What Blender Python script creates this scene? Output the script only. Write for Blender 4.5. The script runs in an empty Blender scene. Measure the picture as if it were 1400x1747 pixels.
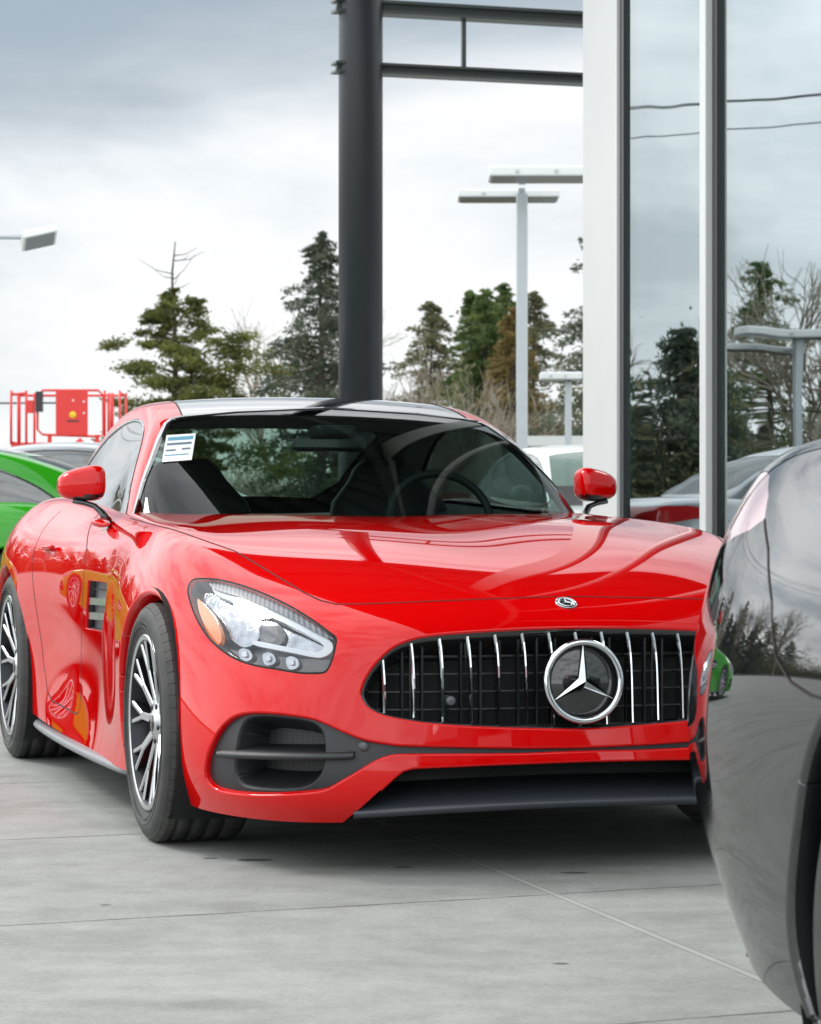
import bpy, bmesh, math, random
import numpy as np
from mathutils import Vector, Matrix
from mathutils.geometry import delaunay_2d_cdt
from mathutils.bvhtree import BVHTree
R = math.radians
scene = bpy.context.scene
COL = scene.collection
# ------------------------------------------------------------------ camera
F_PX, CX, YH, CAM_H = 4480.0, 700.0, 869.5, 0.933     # measured on the 1400 px wide photograph
cam_data = bpy.data.cameras.new('camera'); cam = bpy.data.objects.new('camera', cam_data); COL.objects.link(cam)
cam_data.sensor_fit = 'HORIZONTAL'; cam_data.sensor_width = 36.0
cam_data.lens = 36.0 * F_PX / 1400.0
cam_data.shift_y = (YH - 873.5) / 1400.0
cam_data.clip_start = 0.1; cam_data.clip_end = 3000
cam.location = (0, 0, CAM_H); cam.rotation_euler = (R(90), 0, 0)
scene.camera = cam
cam_data.dof.use_dof = True; cam_data.dof.focus_distance = 7.1; cam_data.dof.aperture_fstop = 15.0
# ------------------------------------------------------------------ daylight under broken cloud
SUN_EL, SUN_AZ = R(42), R(-62)            # azimuth from +Y (view axis), negative = to the left
world = bpy.data.worlds.new('World'); scene.world = world; world.use_nodes = True
_nt = world.node_tree; _nt.nodes.clear()
_o = _nt.nodes.new('ShaderNodeOutputWorld'); _bg = _nt.nodes.new('ShaderNodeBackground'); _nt.links.new(_bg.outputs[0], _o.inputs[0])
_sky = _nt.nodes.new('ShaderNodeTexSky'); _sky.sky_type = 'NISHITA'; _sky.sun_disc = False
_sky.sun_elevation = SUN_EL; _sky.sun_rotation = SUN_AZ
_sk = _nt.nodes.new('ShaderNodeVectorMath'); _sk.operation = 'SCALE'; _sk.inputs['Scale'].default_value = .9; _nt.links.new(_sky.outputs[0], _sk.inputs[0])
_tc = _nt.nodes.new('ShaderNodeTexCoord')
_mp = _nt.nodes.new('ShaderNodeMapping'); _mp.inputs['Scale'].default_value = (1, 1, 3.2); _mp.inputs['Location'].default_value = (.35, .10, .62)
_nt.links.new(_tc.outputs['Generated'], _mp.inputs[0])
_n1 = _nt.nodes.new('ShaderNodeTexNoise'); _n1.inputs['Scale'].default_value = 3.8; _n1.inputs['Detail'].default_value = 7; _n1.inputs['Roughness'].default_value = .56; _n1.inputs['Distortion'].default_value = .25
_nt.links.new(_mp.outputs[0], _n1.inputs['Vector'])
_cr = _nt.nodes.new('ShaderNodeValToRGB'); _e = _cr.color_ramp.elements
_e[0].position = .37; _e[0].color = (4.9, 5.4, 5.8, 1); _e[1].position = .60; _e[1].color = (9.3, 9.4, 9.5, 1)
_m = _cr.color_ramp.elements.new(.48); _m.color = (7.5, 7.85, 8.15, 1)
_nt.links.new(_n1.outputs['Fac'], _cr.inputs[0])
# clouds are brighter and closed towards the horizon, darker grey bases overhead
_sx = _nt.nodes.new('ShaderNodeSeparateXYZ'); _nt.links.new(_tc.outputs['Generated'], _sx.inputs[0])
_hz = _nt.nodes.new('ShaderNodeMapRange'); _hz.inputs['From Min'].default_value = .02; _hz.inputs['From Max'].default_value = .20; _hz.inputs['To Min'].default_value = .35; _hz.inputs['To Max'].default_value = .0
_nt.links.new(_sx.outputs['Z'], _hz.inputs['Value'])
_mx = _nt.nodes.new('ShaderNodeMix'); _mx.data_type = 'RGBA'; _mx.inputs['B'].default_value = (8.0, 8.2, 8.4, 1)
_nt.links.new(_hz.outputs['Result'], _mx.inputs['Factor']); _nt.links.new(_cr.outputs[0], _mx.inputs['A'])
# one heavy blue-grey cloud base hanging high on the left
def _mn(op, a, b=None, c=None):
    m = _nt.nodes.new('ShaderNodeMath'); m.operation = op
    for i, v in enumerate((a, b, c)):
        if v is None: continue
        if isinstance(v, (int, float)): m.inputs[i].default_value = v
        else: _nt.links.new(v, m.inputs[i])
    return m.outputs[0]
_n2 = _nt.nodes.new('ShaderNodeTexNoise'); _n2.inputs['Scale'].default_value = 7; _n2.inputs['Detail'].default_value = 6; _nt.links.new(_mp.outputs[0], _n2.inputs['Vector'])
_h = _mn('ADD', _mn('SUBTRACT', _sx.outputs['Z'], _mn('MULTIPLY', _sx.outputs['X'], .16)), _mn('MULTIPLY', _mn('SUBTRACT', _n2.outputs['Fac'], .5), .07))
_up = _nt.nodes.new('ShaderNodeMapRange'); _up.interpolation_type = 'SMOOTHSTEP'; _up.inputs['From Min'].default_value = .135; _up.inputs['From Max'].default_value = .212; _nt.links.new(_h, _up.inputs['Value'])
_dn = _nt.nodes.new('ShaderNodeMapRange'); _dn.interpolation_type = 'SMOOTHSTEP'; _dn.inputs['From Min'].default_value = .205; _dn.inputs['From Max'].default_value = .27; _dn.inputs['To Min'].default_value = 1; _dn.inputs['To Max'].default_value = 0; _nt.links.new(_sx.outputs['Z'], _dn.inputs['Value'])
_fr = _nt.nodes.new('ShaderNodeMapRange'); _fr.interpolation_type = 'SMOOTHSTEP'; _fr.inputs['From Min'].default_value = -.29; _fr.inputs['From Max'].default_value = -.17; _nt.links.new(_mn('SUBTRACT', _sx.outputs['X'], _mn('MULTIPLY', _mn('LESS_THAN', _sx.outputs['Y'], 0), 2)), _fr.inputs['Value'])
_bm = _nt.nodes.new('ShaderNodeMix'); _bm.data_type = 'RGBA'; _bm.inputs['B'].default_value = (3.3, 4.0, 4.6, 1); _nt.links.new(_mx.outputs['Result'], _bm.inputs['A'])
_nt.links.new(_mn('MULTIPLY', _mn('MULTIPLY', _up.outputs['Result'], _dn.outputs['Result']), _fr.outputs['Result']), _bm.inputs['Factor']); _mx = _bm
_cov = _nt.nodes.new('ShaderNodeMix'); _cov.data_type = 'RGBA'; _cov.inputs['Factor'].default_value = .95
_nt.links.new(_sk.outputs[0], _cov.inputs['A']); _nt.links.new(_mx.outputs['Result'], _cov.inputs['B'])
# the cloud is thinner and brighter to the sides, behind and overhead than straight ahead
_br = _nt.nodes.new('ShaderNodeMapRange'); _br.interpolation_type = 'SMOOTHSTEP'; _br.inputs['From Min'].default_value = .84; _br.inputs['From Max'].default_value = .982; _br.inputs['To Min'].default_value = 1.8; _br.inputs['To Max'].default_value = .86
_nt.links.new(_mn('ADD', _sx.outputs['Y'], _mn('MULTIPLY', _mn('MAXIMUM', _sx.outputs['X'], 0), .5)), _br.inputs['Value'])
_bs = _nt.nodes.new('ShaderNodeVectorMath'); _bs.operation = 'SCALE'; _nt.links.new(_cov.outputs['Result'], _bs.inputs[0]); _nt.links.new(_br.outputs['Result'], _bs.inputs['Scale'])
_nt.links.new(_bs.outputs[0], _bg.inputs[0]); _bg.inputs[1].default_value = .105
_sun = bpy.data.lights.new('sun', 'SUN'); _sun.energy = 1.2; _sun.angle = R(14); _sun.color = (1, .96, .90)
_so = bpy.data.objects.new('sun', _sun); COL.objects.link(_so)
_d = Vector((math.sin(SUN_AZ) * math.cos(SUN_EL), math.cos(SUN_AZ) * math.cos(SUN_EL), math.sin(SUN_EL)))
_so.rotation_euler = (-_d).to_track_quat('-Z', 'Y').to_euler()
scene.view_settings.view_transform = 'Standard'; scene.view_settings.look = 'None'; scene.view_settings.gamma = 1; scene.view_settings.exposure = .42

# ------------------------------------------------------------------ car pose: local X forward, Y left, Z up, origin under the front axle
CAR_A, CAR_D, CAR_PSI = 0.166, 7.66, 0.2895
SN, CS = math.sin(CAR_PSI), math.cos(CAR_PSI)
def car_matrix():
    return Matrix.Translation((CAR_A, CAR_D, 0)) @ Matrix.Rotation(math.atan2(-CS, SN), 4, 'Z')
def cam_local():
    x, y = -CAR_A, -CAR_D
    return np.array([x * SN - y * CS, x * CS + y * SN, CAM_H])
def view(p):
    """car-local points -> where the measured view sees them"""
    p = np.asarray(p, float)
    X = CAR_A + p[..., 0] * SN + p[..., 1] * CS
    D = CAR_D - p[..., 0] * CS + p[..., 1] * SN
    return np.stack([CX + F_PX * X / D, YH - F_PX * (p[..., 2] - CAM_H) / D], -1)
CAML = cam_local()
def ray_dir(px, py):
    wx, wz = (px - CX) / F_PX, -(py - YH) / F_PX       # world dir (wx,1,wz)
    return np.array([wx * SN - CS, wx * CS + SN, wz])
# ------------------------------------------------------------------ object helpers
def mesh_obj(name, V, F, mat=None, parent=None, normals=None, smooth=True, mats=None, midx=None):
    me = bpy.data.meshes.new(name)
    me.from_pydata([tuple(map(float, v)) for v in V], [], [tuple(int(i) for i in f) for f in F])
    if mats:
        for m in mats: me.materials.append(m)
        if midx is not None: me.polygons.foreach_set('material_index', [int(i) for i in midx])
    elif mat: me.materials.append(mat)
    if smooth: me.polygons.foreach_set('use_smooth', [True] * len(me.polygons))
    me.update()
    if normals is not None:
        me.normals_split_custom_set_from_vertices([tuple(map(float, n)) for n in normals])
    ob = bpy.data.objects.new(name, me); COL.objects.link(ob)
    if parent: ob.parent = parent
    return ob
def empty(name, label=None, cat=None, loc=(0, 0, 0), rz=0, group=None):
    o = bpy.data.objects.new(name, None); COL.objects.link(o)
    o.location = loc; o.rotation_euler = (0, 0, rz)
    tag(o, label, cat, group); return o
def tag(o, label=None, cat=None, group=None, kind=None):
    if label: o['label'] = label
    if cat: o['category'] = cat
    if group: o['group'] = group
    if kind: o['kind'] = kind
    return o
def copy_tree(o, parent=None):
    c = o.copy(); COL.objects.link(c); c.parent = parent
    for ch in list(o.children): copy_tree(ch, c)
    return c
# ------------------------------------------------------------------ surface maths
def quad_grid(P):
    """P: rows x cols x 3 -> V, F"""
    P = np.asarray(P, float); r, c = P.shape[:2]
    idx = np.arange(r * c).reshape(r, c)
    F = np.stack([idx[:-1, :-1], idx[:-1, 1:], idx[1:, 1:], idx[1:, :-1]], -1).reshape(-1, 4)
    return P.reshape(-1, 3), F
def weld(V, F, eps=1e-5):
    key = np.round(V / eps).astype(np.int64)
    u, first, inv = np.unique(key, axis=0, return_index=True, return_inverse=True)
    inv = inv.reshape(-1)
    return V[first], inv[F]
def catmull(V, F):
    nF, nV = len(F), len(V)
    fp = V[F].mean(1)
    he = np.concatenate([F[:, [0, 1]], F[:, [1, 2]], F[:, [2, 3]], F[:, [3, 0]]])
    ue, inv = np.unique(np.sort(he, 1), axis=0, return_inverse=True); inv = inv.reshape(-1)
    nE = len(ue); cnt = np.bincount(inv, minlength=nE)
    fs = np.zeros((nE, 3)); np.add.at(fs, inv, np.tile(fp, (4, 1)))
    mid = V[ue].mean(1)
    ep = np.where((cnt == 2)[:, None], (2 * mid + fs) / 4, mid)
    n = np.bincount(F.ravel(), minlength=nV).astype(float)
    fa = np.zeros((nV, 3)); np.add.at(fa, F.ravel(), np.repeat(fp, 4, 0)); fa /= np.maximum(n, 1)[:, None]
    en = np.bincount(ue.ravel(), minlength=nV).astype(float)
    ra = np.zeros((nV, 3)); np.add.at(ra, ue[:, 0], mid); np.add.at(ra, ue[:, 1], mid); ra /= np.maximum(en, 1)[:, None]
    nv = (fa + 2 * ra + (n - 3)[:, None] * V) / np.maximum(n, 1)[:, None]
    b = ue[cnt == 1]
    bn = np.zeros((nV, 3)); bc = np.zeros(nV)
    for a, c in ((0, 1), (1, 0)):
        np.add.at(bn, b[:, a], V[b[:, c]]); np.add.at(bc, b[:, a], 1)
    isb = bc == 2
    nv[isb] = (6 * V[isb] + bn[isb]) / 8
    corner = isb & (n == 1); nv[corner] = V[corner]
    e = inv.reshape(4, nF) + nV + nF
    f = np.arange(nF) + nV
    Q = np.concatenate([np.stack([F[:, k], e[k], f, e[(k + 3) % 4]], 1) for k in range(4)])
    return np.concatenate([nv, fp, ep]), Q
def vnormals(V, F):
    n = np.cross(V[F[:, 2]] - V[F[:, 0]], V[F[:, -1]] - V[F[:, 1]]) if F.shape[1] == 4 else np.cross(V[F[:, 1]] - V[F[:, 0]], V[F[:, 2]] - V[F[:, 0]])
    N = np.zeros_like(V)
    for k in range(F.shape[1]): np.add.at(N, F[:, k], n)
    return N / np.maximum(np.linalg.norm(N, axis=1), 1e-12)[:, None]
def tri(F): return np.concatenate([F[:, [0, 1, 2]], F[:, [0, 2, 3]]])
class Surf:
    """triangulated smooth half surface with its limit normals"""
    def __init__(s, V, N, F): s.V, s.N, s.F = V, N, F
    def compact(s):
        u, inv = np.unique(s.F, return_inverse=True)
        return Surf(s.V[u], s.N[u], inv.reshape(-1, 3))
    def mirrored(s):
        m = np.array([1, -1, 1.0])
        return Surf(s.V * m, s.N * m, s.F[:, ::-1])
    def both(s):
        m = s.mirrored(); n = len(s.V)
        return Surf(np.concatenate([s.V, m.V]), np.concatenate([s.N, m.N]), np.concatenate([s.F, m.F + n]))
    def offset(s, d): return Surf(s.V + s.N * d, s.N, s.F)
    def bvh(s): return BVHTree.FromPolygons([tuple(v) for v in s.V], [tuple(int(i) for i in f) for f in s.F])
def densify(poly, step, closed=True):
    P = np.asarray(poly, float); out = []
    m = len(P) if closed else len(P) - 1
    for i in range(m):
        a, b = P[i], P[(i + 1) % len(P)]
        k = max(1, int(np.ceil(np.linalg.norm(b - a) / step)))
        for t in range(k): out.append(a + (b - a) * t / k)
    if not closed: out.append(P[-1])
    return np.array(out)
def smooth_poly(poly, it=2, closed=True):
    P = np.asarray(poly, float)
    for _ in range(it):                       # four-point interpolating scheme: passes through every measured point
        a, b, c, d = np.roll(P, 1, 0), P, np.roll(P, -1, 0), np.roll(P, -2, 0)
        L = np.linalg.norm(c - b, axis=1)[:, None]; La = np.linalg.norm(b - a, axis=1)[:, None]; Lc = np.linalg.norm(d - c, axis=1)[:, None]
        ta = (c - a) / np.maximum(L + La, 1e-9) * L; tc = (d - b) / np.maximum(L + Lc, 1e-9) * L
        m = (b + c) / 2 + (ta - tc) / 8
        P = np.stack([b, m], 1).reshape(-1, 2)
    return P
def cut(S, prj, poly, allow=None, facing=1, pad=0.0):
    """split S along the outline poly (in the 2-D plane of prj) -> outside, inside"""
    P = prj(S.V); poly = np.asarray(poly, float)
    q = np.roll(poly, -1, 0)
    if (poly[:, 0] * q[:, 1] - q[:, 0] * poly[:, 1]).sum() < 0: poly = poly[::-1]
    lo, hi = poly.min(0) - pad, poly.max(0) + pad
    a, b, c = P[S.F[:, 0]], P[S.F[:, 1]], P[S.F[:, 2]]
    ar = (b[:, 0] - a[:, 0]) * (c[:, 1] - a[:, 1]) - (b[:, 1] - a[:, 1]) * (c[:, 0] - a[:, 0])
    mn, mx = np.minimum(np.minimum(a, b), c), np.maximum(np.maximum(a, b), c)
    sel = (ar * facing > 1e-12) & (mx >= lo).all(1) & (mn <= hi).all(1)
    if allow is not None: sel &= allow(S.V[S.F].mean(1))
    rest, T = S.F[~sel], S.F[sel]
    if len(T) == 0:
        print('CUT: nothing selected'); return S, None
    u, inv = np.unique(T, return_inverse=True); T2 = inv.reshape(-1, 3)
    if facing < 0: T2 = T2[:, ::-1]
    L = P[u]; nL = len(L); sc = 1.0 / max((hi - lo).max(), 1e-9); off = lo
    vin = [Vector(((p - off) * sc).tolist()) for p in L] + [Vector(((p - off) * sc).tolist()) for p in poly]
    fin = [tuple(int(i) for i in t) for t in T2] + [tuple(range(nL, nL + len(poly)))]
    ov, oe, of, orv, ore, orf = delaunay_2d_cdt(vin, [], fin, 0, 1e-7)
    polyid = len(T2)
    mapv = np.full(len(ov), -1, int); newV, newN = [], []
    base = len(S.V)
    for i, o in enumerate(orv):
        for q in o:
            if q < nL: mapv[i] = u[q]; break
    OUT, IN = [], []
    for f, o in zip(of, orf):
        t = [q for q in o if q < polyid]
        if not t: continue
        for i in f:
            if mapv[i] < 0:
                A, B, C = (np.array(vin[k]) for k in T2[t[0]])
                p = np.array(ov[i]); d = (B[0]-A[0])*(C[1]-A[1])-(B[1]-A[1])*(C[0]-A[0])
                w1 = ((p[0]-A[0])*(C[1]-A[1])-(p[1]-A[1])*(C[0]-A[0]))/d; w2 = ((B[0]-A[0])*(p[1]-A[1])-(B[1]-A[1])*(p[0]-A[0]))/d
                g = u[T2[t[0]]]; w = np.clip([1-w1-w2, w1, w2], 0, 1); w /= w.sum()
                newV.append(w @ S.V[g]); nn = w @ S.N[g]; newN.append(nn / max(np.linalg.norm(nn), 1e-9))
                mapv[i] = base + len(newV) - 1
        ff = [int(mapv[i]) for i in f]
        if facing < 0: ff = ff[::-1]
        (IN if polyid in o else OUT).append(ff)
    V = np.concatenate([S.V, np.array(newV).reshape(-1, 3)]); N = np.concatenate([S.N, np.array(newN).reshape(-1, 3)])
    o = Surf(V, N, np.concatenate([rest, np.array(OUT, int).reshape(-1, 3)]))
    i = Surf(V, N, np.array(IN, int).reshape(-1, 3))
    return o, (i.compact() if len(IN) else None)
def border(S):
    he = np.concatenate([S.F[:, [0, 1]], S.F[:, [1, 2]], S.F[:, [2, 0]]])
    fid = np.tile(np.arange(len(S.F)), 3)
    _, inv, cnt = np.unique(np.sort(he, 1), axis=0, return_inverse=True, return_counts=True)
    m = cnt[inv.reshape(-1)] == 1
    return he[m], fid[m]
def flange(S, rings, keep=None):
    """rolled edge round the border of the cut-out piece S.
    rings = [(towards the middle, along -normal), ...] in metres"""
    he, fid = border(S)
    if keep is not None:
        k = keep(S.V[he].mean(1)); he, fid = he[k], fid[k]
    vs = np.unique(he); pos = {int(v): i for i, v in enumerate(vs)}
    T = np.zeros((len(vs), 3))
    for (a, b), f in zip(he, fid):
        e = S.V[b] - S.V[a]; n = S.N[a] + S.N[b]
        t = np.cross(n, e); c = S.V[S.F[f]].mean(0) - S.V[a]
        if t @ c < 0: t = -t
        t /= max(np.linalg.norm(t), 1e-12)
        T[pos[int(a)]] += t; T[pos[int(b)]] += t
    T[np.abs(S.V[vs][:, 1]) < 1e-4, 1] = 0
    T /= np.maximum(np.linalg.norm(T, axis=1), 1e-9)[:, None]
    Vs = [S.V[vs]] + [S.V[vs] + T * r[0] - S.N[vs] * r[1] for r in rings]
    n = len(vs); F = []
    for k in range(len(rings)):
        for a, b in he:
            i, j = pos[int(a)], pos[int(b)]
            F.append((k * n + j, k * n + i, (k + 1) * n + i, (k + 1) * n + j))
    Va = np.concatenate(Vs); sgn = 0.0
    for f in F[:len(he)]: sgn += np.cross(Va[f[2]] - Va[f[0]], Va[f[3]] - Va[f[1]]) @ S.N[vs[f[0] % n]]
    return Va, (F if sgn >= 0 else [f[::-1] for f in F])
def sweep(path, rad, n=8, closed=False, flat=1.0, up=(0, 0, 1)):
    """tube along a 3-D path; rad scalar or per point"""
    P = np.asarray(path, float); m = len(P)
    rad = np.broadcast_to(np.asarray(rad, float), (m,))
    V, F = [], []
    for i in range(m):
        a = P[(i - 1) % m] if (closed or i > 0) else P[i]; b = P[(i + 1) % m] if (closed or i < m - 1) else P[i]
        t = b - a; t /= max(np.linalg.norm(t), 1e-9)
        u = np.array(up, float)
        if abs(t @ u) > .95: u = np.array([1.0, 0.13, 0])
        s = np.cross(t, u); s /= np.linalg.norm(s); w = np.cross(s, t)
        for k in range(n):
            q = 2 * math.pi * k / n
            V.append(P[i] + rad[i] * (math.cos(q) * s + flat * math.sin(q) * w))
    for i in range(m if closed else m - 1):
        for k in range(n):
            j = (i + 1) % m
            F.append((i * n + k, j * n + k, j * n + (k + 1) % n, i * n + (k + 1) % n))
    if not closed:
        F.append(tuple(range(n))); F.append(tuple((m - 1) * n + k for k in range(n))[::-1])
    return V, F
def join(*parts):
    V, F = [], []
    for v, f in parts:
        o = len(V); V.extend([tuple(map(float, p)) for p in v]); F.extend([tuple(int(i) + o for i in q) for q in f])
    return V, F
def boxm(x0, x1, y0, y1, z0, z1):
    V = [(x, y, z) for z in (z0, z1) for y in (y0, y1) for x in (x0, x1)]
    return V, [(0, 2, 3, 1), (4, 5, 7, 6), (0, 1, 5, 4), (2, 6, 7, 3), (0, 4, 6, 2), (1, 3, 7, 5)]
def bevel(ob, w=0.01, seg=2):
    bm = bmesh.new(); bm.from_mesh(ob.data)
    bmesh.ops.bevel(bm, geom=[e for e in bm.edges if len(e.link_faces) == 2 and e.calc_face_angle(0) > .5], offset=w, segments=seg, affect='EDGES', profile=.5)
    bm.to_mesh(ob.data); bm.free()
    ob.data.polygons.foreach_set('use_smooth', [False] * len(ob.data.polygons)); return ob
def revolve(profile, n=48, axis='Y'):
    """profile [(radius, along axis)] spun round local Y"""
    V, F = [], []
    for r, h in profile:
        for k in range(n):
            q = 2 * math.pi * k / n
            V.append((r * math.cos(q), h, r * math.sin(q)))
    m = len(profile)
    for i in range(m - 1):
        for k in range(n):
            F.append((i * n + k, (i + 1) * n + k, (i + 1) * n + (k + 1) % n, i * n + (k + 1) % n))
    return V, F
# ------------------------------------------------------------------ materials
def pm(name, col, rough=.5, metal=0.0, coat=0.0, spec=.5, noise=0.0, nscale=20.0, bump=0.0, bscale=200.0, coat_rough=.02):
    m = bpy.data.materials.new(name); m.use_nodes = True
    nt = m.node_tree; b = nt.nodes['Principled BSDF']
    b.inputs['Base Color'].default_value = (*col, 1); b.inputs['Roughness'].default_value = rough
    b.inputs['Metallic'].default_value = metal; b.inputs['Coat Weight'].default_value = coat
    b.inputs['Coat Roughness'].default_value = coat_rough; b.inputs['Specular IOR Level'].default_value = spec
    if noise or bump:
        tc = nt.nodes.new('ShaderNodeTexCoord')
    if noise:
        n = nt.nodes.new('ShaderNodeTexNoise'); n.inputs['Scale'].default_value = nscale; n.inputs['Detail'].default_value = 5
        nt.links.new(tc.outputs['Object'], n.inputs['Vector'])
        r = nt.nodes.new('ShaderNodeMapRange'); r.inputs['To Min'].default_value = 1 - noise; r.inputs['To Max'].default_value = 1 + noise
        nt.links.new(n.outputs['Fac'], r.inputs['Value'])
        mx = nt.nodes.new('ShaderNodeVectorMath'); mx.operation = 'SCALE'; mx.inputs[0].default_value = col
        nt.links.new(r.outputs['Result'], mx.inputs['Scale']); nt.links.new(mx.outputs['Vector'], b.inputs['Base Color'])
        r2 = nt.nodes.new('ShaderNodeMapRange'); r2.inputs['To Min'].default_value = max(0.0, rough - .3 * noise); r2.inputs['To Max'].default_value = min(1, rough + .3 * noise)
        nt.links.new(n.outputs['Fac'], r2.inputs['Value']); nt.links.new(r2.outputs['Result'], b.inputs['Roughness'])
    if bump:
        n2 = nt.nodes.new('ShaderNodeTexNoise'); n2.inputs['Scale'].default_value = bscale; n2.inputs['Detail'].default_value = 3
        nt.links.new(tc.outputs['Object'], n2.inputs['Vector'])
        bp = nt.nodes.new('ShaderNodeBump'); bp.inputs['Strength'].default_value = bump; bp.inputs['Distance'].default_value = .002
        nt.links.new(n2.outputs['Fac'], bp.inputs['Height']); nt.links.new(bp.outputs['Normal'], b.inputs['Normal'])
    return m
def glass(name, tint=(.75, .85, .80), refl=1.0, ior=1.5, wave=0.0, floor=0.0):
    m = bpy.data.materials.new(name); m.use_nodes = True
    nt = m.node_tree; nt.nodes.clear()
    o = nt.nodes.new('ShaderNodeOutputMaterial'); mix = nt.nodes.new('ShaderNodeMixShader')
    if name == 'curtain_glass': refl_col = (.84, .90, .92, 1)
    else: refl_col = (refl, refl, refl, 1)
    t = nt.nodes.new('ShaderNodeBsdfTransparent'); t.inputs[0].default_value = (*tint, 1)
    g = nt.nodes.new('ShaderNodeBsdfGlossy'); g.inputs['Roughness'].default_value = .0; g.inputs['Color'].default_value = refl_col
    f = nt.nodes.new('ShaderNodeFresnel'); f.inputs['IOR'].default_value = ior
    if wave:
        tc = nt.nodes.new('ShaderNodeTexCoord'); n = nt.nodes.new('ShaderNodeTexNoise'); n.inputs['Scale'].default_value = .9; n.inputs['Detail'].default_value = 1
        bp = nt.nodes.new('ShaderNodeBump'); bp.inputs['Strength'].default_value = wave; bp.inputs['Distance'].default_value = .05
        nt.links.new(tc.outputs['Object'], n.inputs['Vector']); nt.links.new(n.outputs['Fac'], bp.inputs['Height'])
        nt.links.new(bp.outputs['Normal'], g.inputs['Normal'])
    ge = nt.nodes.new('ShaderNodeNewGeometry'); iv = nt.nodes.new('ShaderNodeMapRange'); iv.inputs['To Min'].default_value = ior; iv.inputs['To Max'].default_value = 1 / ior
    nt.links.new(ge.outputs['Backfacing'], iv.inputs['Value']); nt.links.new(iv.outputs['Result'], f.inputs['IOR'])      # a pane reflects the same from both sides
    fac = f.outputs[0]
    if floor:
        mr = nt.nodes.new('ShaderNodeMapRange'); mr.inputs['To Min'].default_value = floor; nt.links.new(fac, mr.inputs['Value']); fac = mr.outputs['Result']
    nt.links.new(fac, mix.inputs[0]); nt.links.new(t.outputs[0], mix.inputs[1]); nt.links.new(g.outputs[0], mix.inputs[2])
    nt.links.new(mix.outputs[0], o.inputs[0])
    return m
def dark_inside(m):
    nt = m.node_tree; b = nt.nodes['Principled BSDF']; ge = nt.nodes.new('ShaderNodeNewGeometry'); mx = nt.nodes.new('ShaderNodeMix'); mx.data_type = 'RGBA'
    mx.inputs['A'].default_value = b.inputs['Base Color'].default_value; mx.inputs['B'].default_value = (.01, .01, .01, 1)
    nt.links.new(ge.outputs['Backfacing'], mx.inputs['Factor']); nt.links.new(mx.outputs['Result'], b.inputs['Base Color'])
    k = nt.nodes.new('ShaderNodeMapRange'); k.inputs['To Min'].default_value = 1; k.inputs['To Max'].default_value = 0; nt.links.new(ge.outputs['Backfacing'], k.inputs['Value']); nt.links.new(k.outputs['Result'], b.inputs['Coat Weight'])
M = {}
M['red'] = pm('red_paint', (.60, .0004, .0008), .55, 0, 1.0, .0)
M['red'].node_tree.nodes['Principled BSDF'].inputs['Coat IOR'].default_value = 1.48
M['green'] = pm('green_paint', (.03, .33, .010), .55, 0, 1.0, .0)
M['black_paint'] = pm('black_paint', (.006, .007, .008), .4, 0, 1.0, .0); M['black_paint'].node_tree.nodes['Principled BSDF'].inputs['Coat IOR'].default_value = 2.05
for _k in ('red', 'green', 'black_paint'): dark_inside(M[_k])
M['gloss_black'] = pm('gloss_black', (.012, .012, .013), .08, 0, 1.0)
M['plastic'] = pm('dark_plastic', (.014, .015, .017), .42, bump=.25, bscale=900)
M['grey_plastic'] = pm('grey_plastic', (.085, .09, .1), .36, bump=.2, bscale=900)
M['lattice'] = pm('grille_lattice_black', (.007, .007, .0075), .45)
M['void'] = pm('black_lining', (.004, .006, .006), .8)
M['gap'] = pm('shut_gap', (.012, .004, .004), .7)
M['chrome'] = pm('chrome', (.66, .68, .70), .07, 1.0)
M['satin'] = pm('satin_metal', (.55, .56, .58), .28, 1.0)
M['alloy'] = pm('machined_alloy', (.56, .57, .59), .24, 1.0)
M['dark_alloy'] = pm('dark_alloy', (.025, .027, .03), .35, .6)
M['disc'] = pm('brake_disc', (.30, .30, .31), .35, 1.0)
M['amber'] = pm('amber_lens', (.75, .17, .004), .15, 0, 1.0)
M['white_lens'] = pm('light_guide', (.46, .49, .52), .18, 0, 1.0)
M['lamp_chrome'] = pm('lamp_reflector', (.33, .35, .38), .15, 1.0, noise=.45, nscale=30, bump=1.0, bscale=40)
M['leather'] = pm('black_leather', (.016, .017, .018), .55, bump=.3, bscale=300)
M['screen_glass'] = glass('windscreen_glass', (.42, .55, .50), 1.0, 1.42)
M['side_glass'] = glass('side_glass', (.22, .27, .27), 1.0, 1.62, floor=.10)
M['lens'] = glass('clear_lens', (.95, .96, .97), 1.0, 1.45)
def rubber():
    m = pm('tyre_rubber', (.026, .026, .027), .62)
    nt = m.node_tree; b = nt.nodes['Principled BSDF']
    tc = nt.nodes.new('ShaderNodeTexCoord'); sx = nt.nodes.new('ShaderNodeSeparateXYZ'); nt.links.new(tc.outputs['Object'], sx.inputs[0])
    n = nt.nodes.new('ShaderNodeTexNoise'); n.inputs['Scale'].default_value = 14; n.inputs['Detail'].default_value = 6
    nt.links.new(tc.outputs['Object'], n.inputs['Vector'])
    cr = nt.nodes.new('ShaderNodeValToRGB'); cr.color_ramp.elements[0].position = .3; cr.color_ramp.elements[0].color = (.018, .018, .018, 1)
    cr.color_ramp.elements[1].position = .75; cr.color_ramp.elements[1].color = (.05, .049, .046, 1)
    nt.links.new(n.outputs['Fac'], cr.inputs[0]); nt.links.new(cr.outputs[0], b.inputs['Base Color'])
    return m
M['rubber'] = rubber()
M['lamp_housing'] = pm('lamp_housing', (.13, .14, .155), .3, .3)
M['intake_plastic'] = pm('intake_plastic', (.018, .0195, .023), .40, bump=.2, bscale=900)
M['skirt'] = pm('side_skirt_grey', (.18, .19, .20), .35)
M['splitter'] = pm('splitter_black', (.034, .040, .050), .33)
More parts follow.
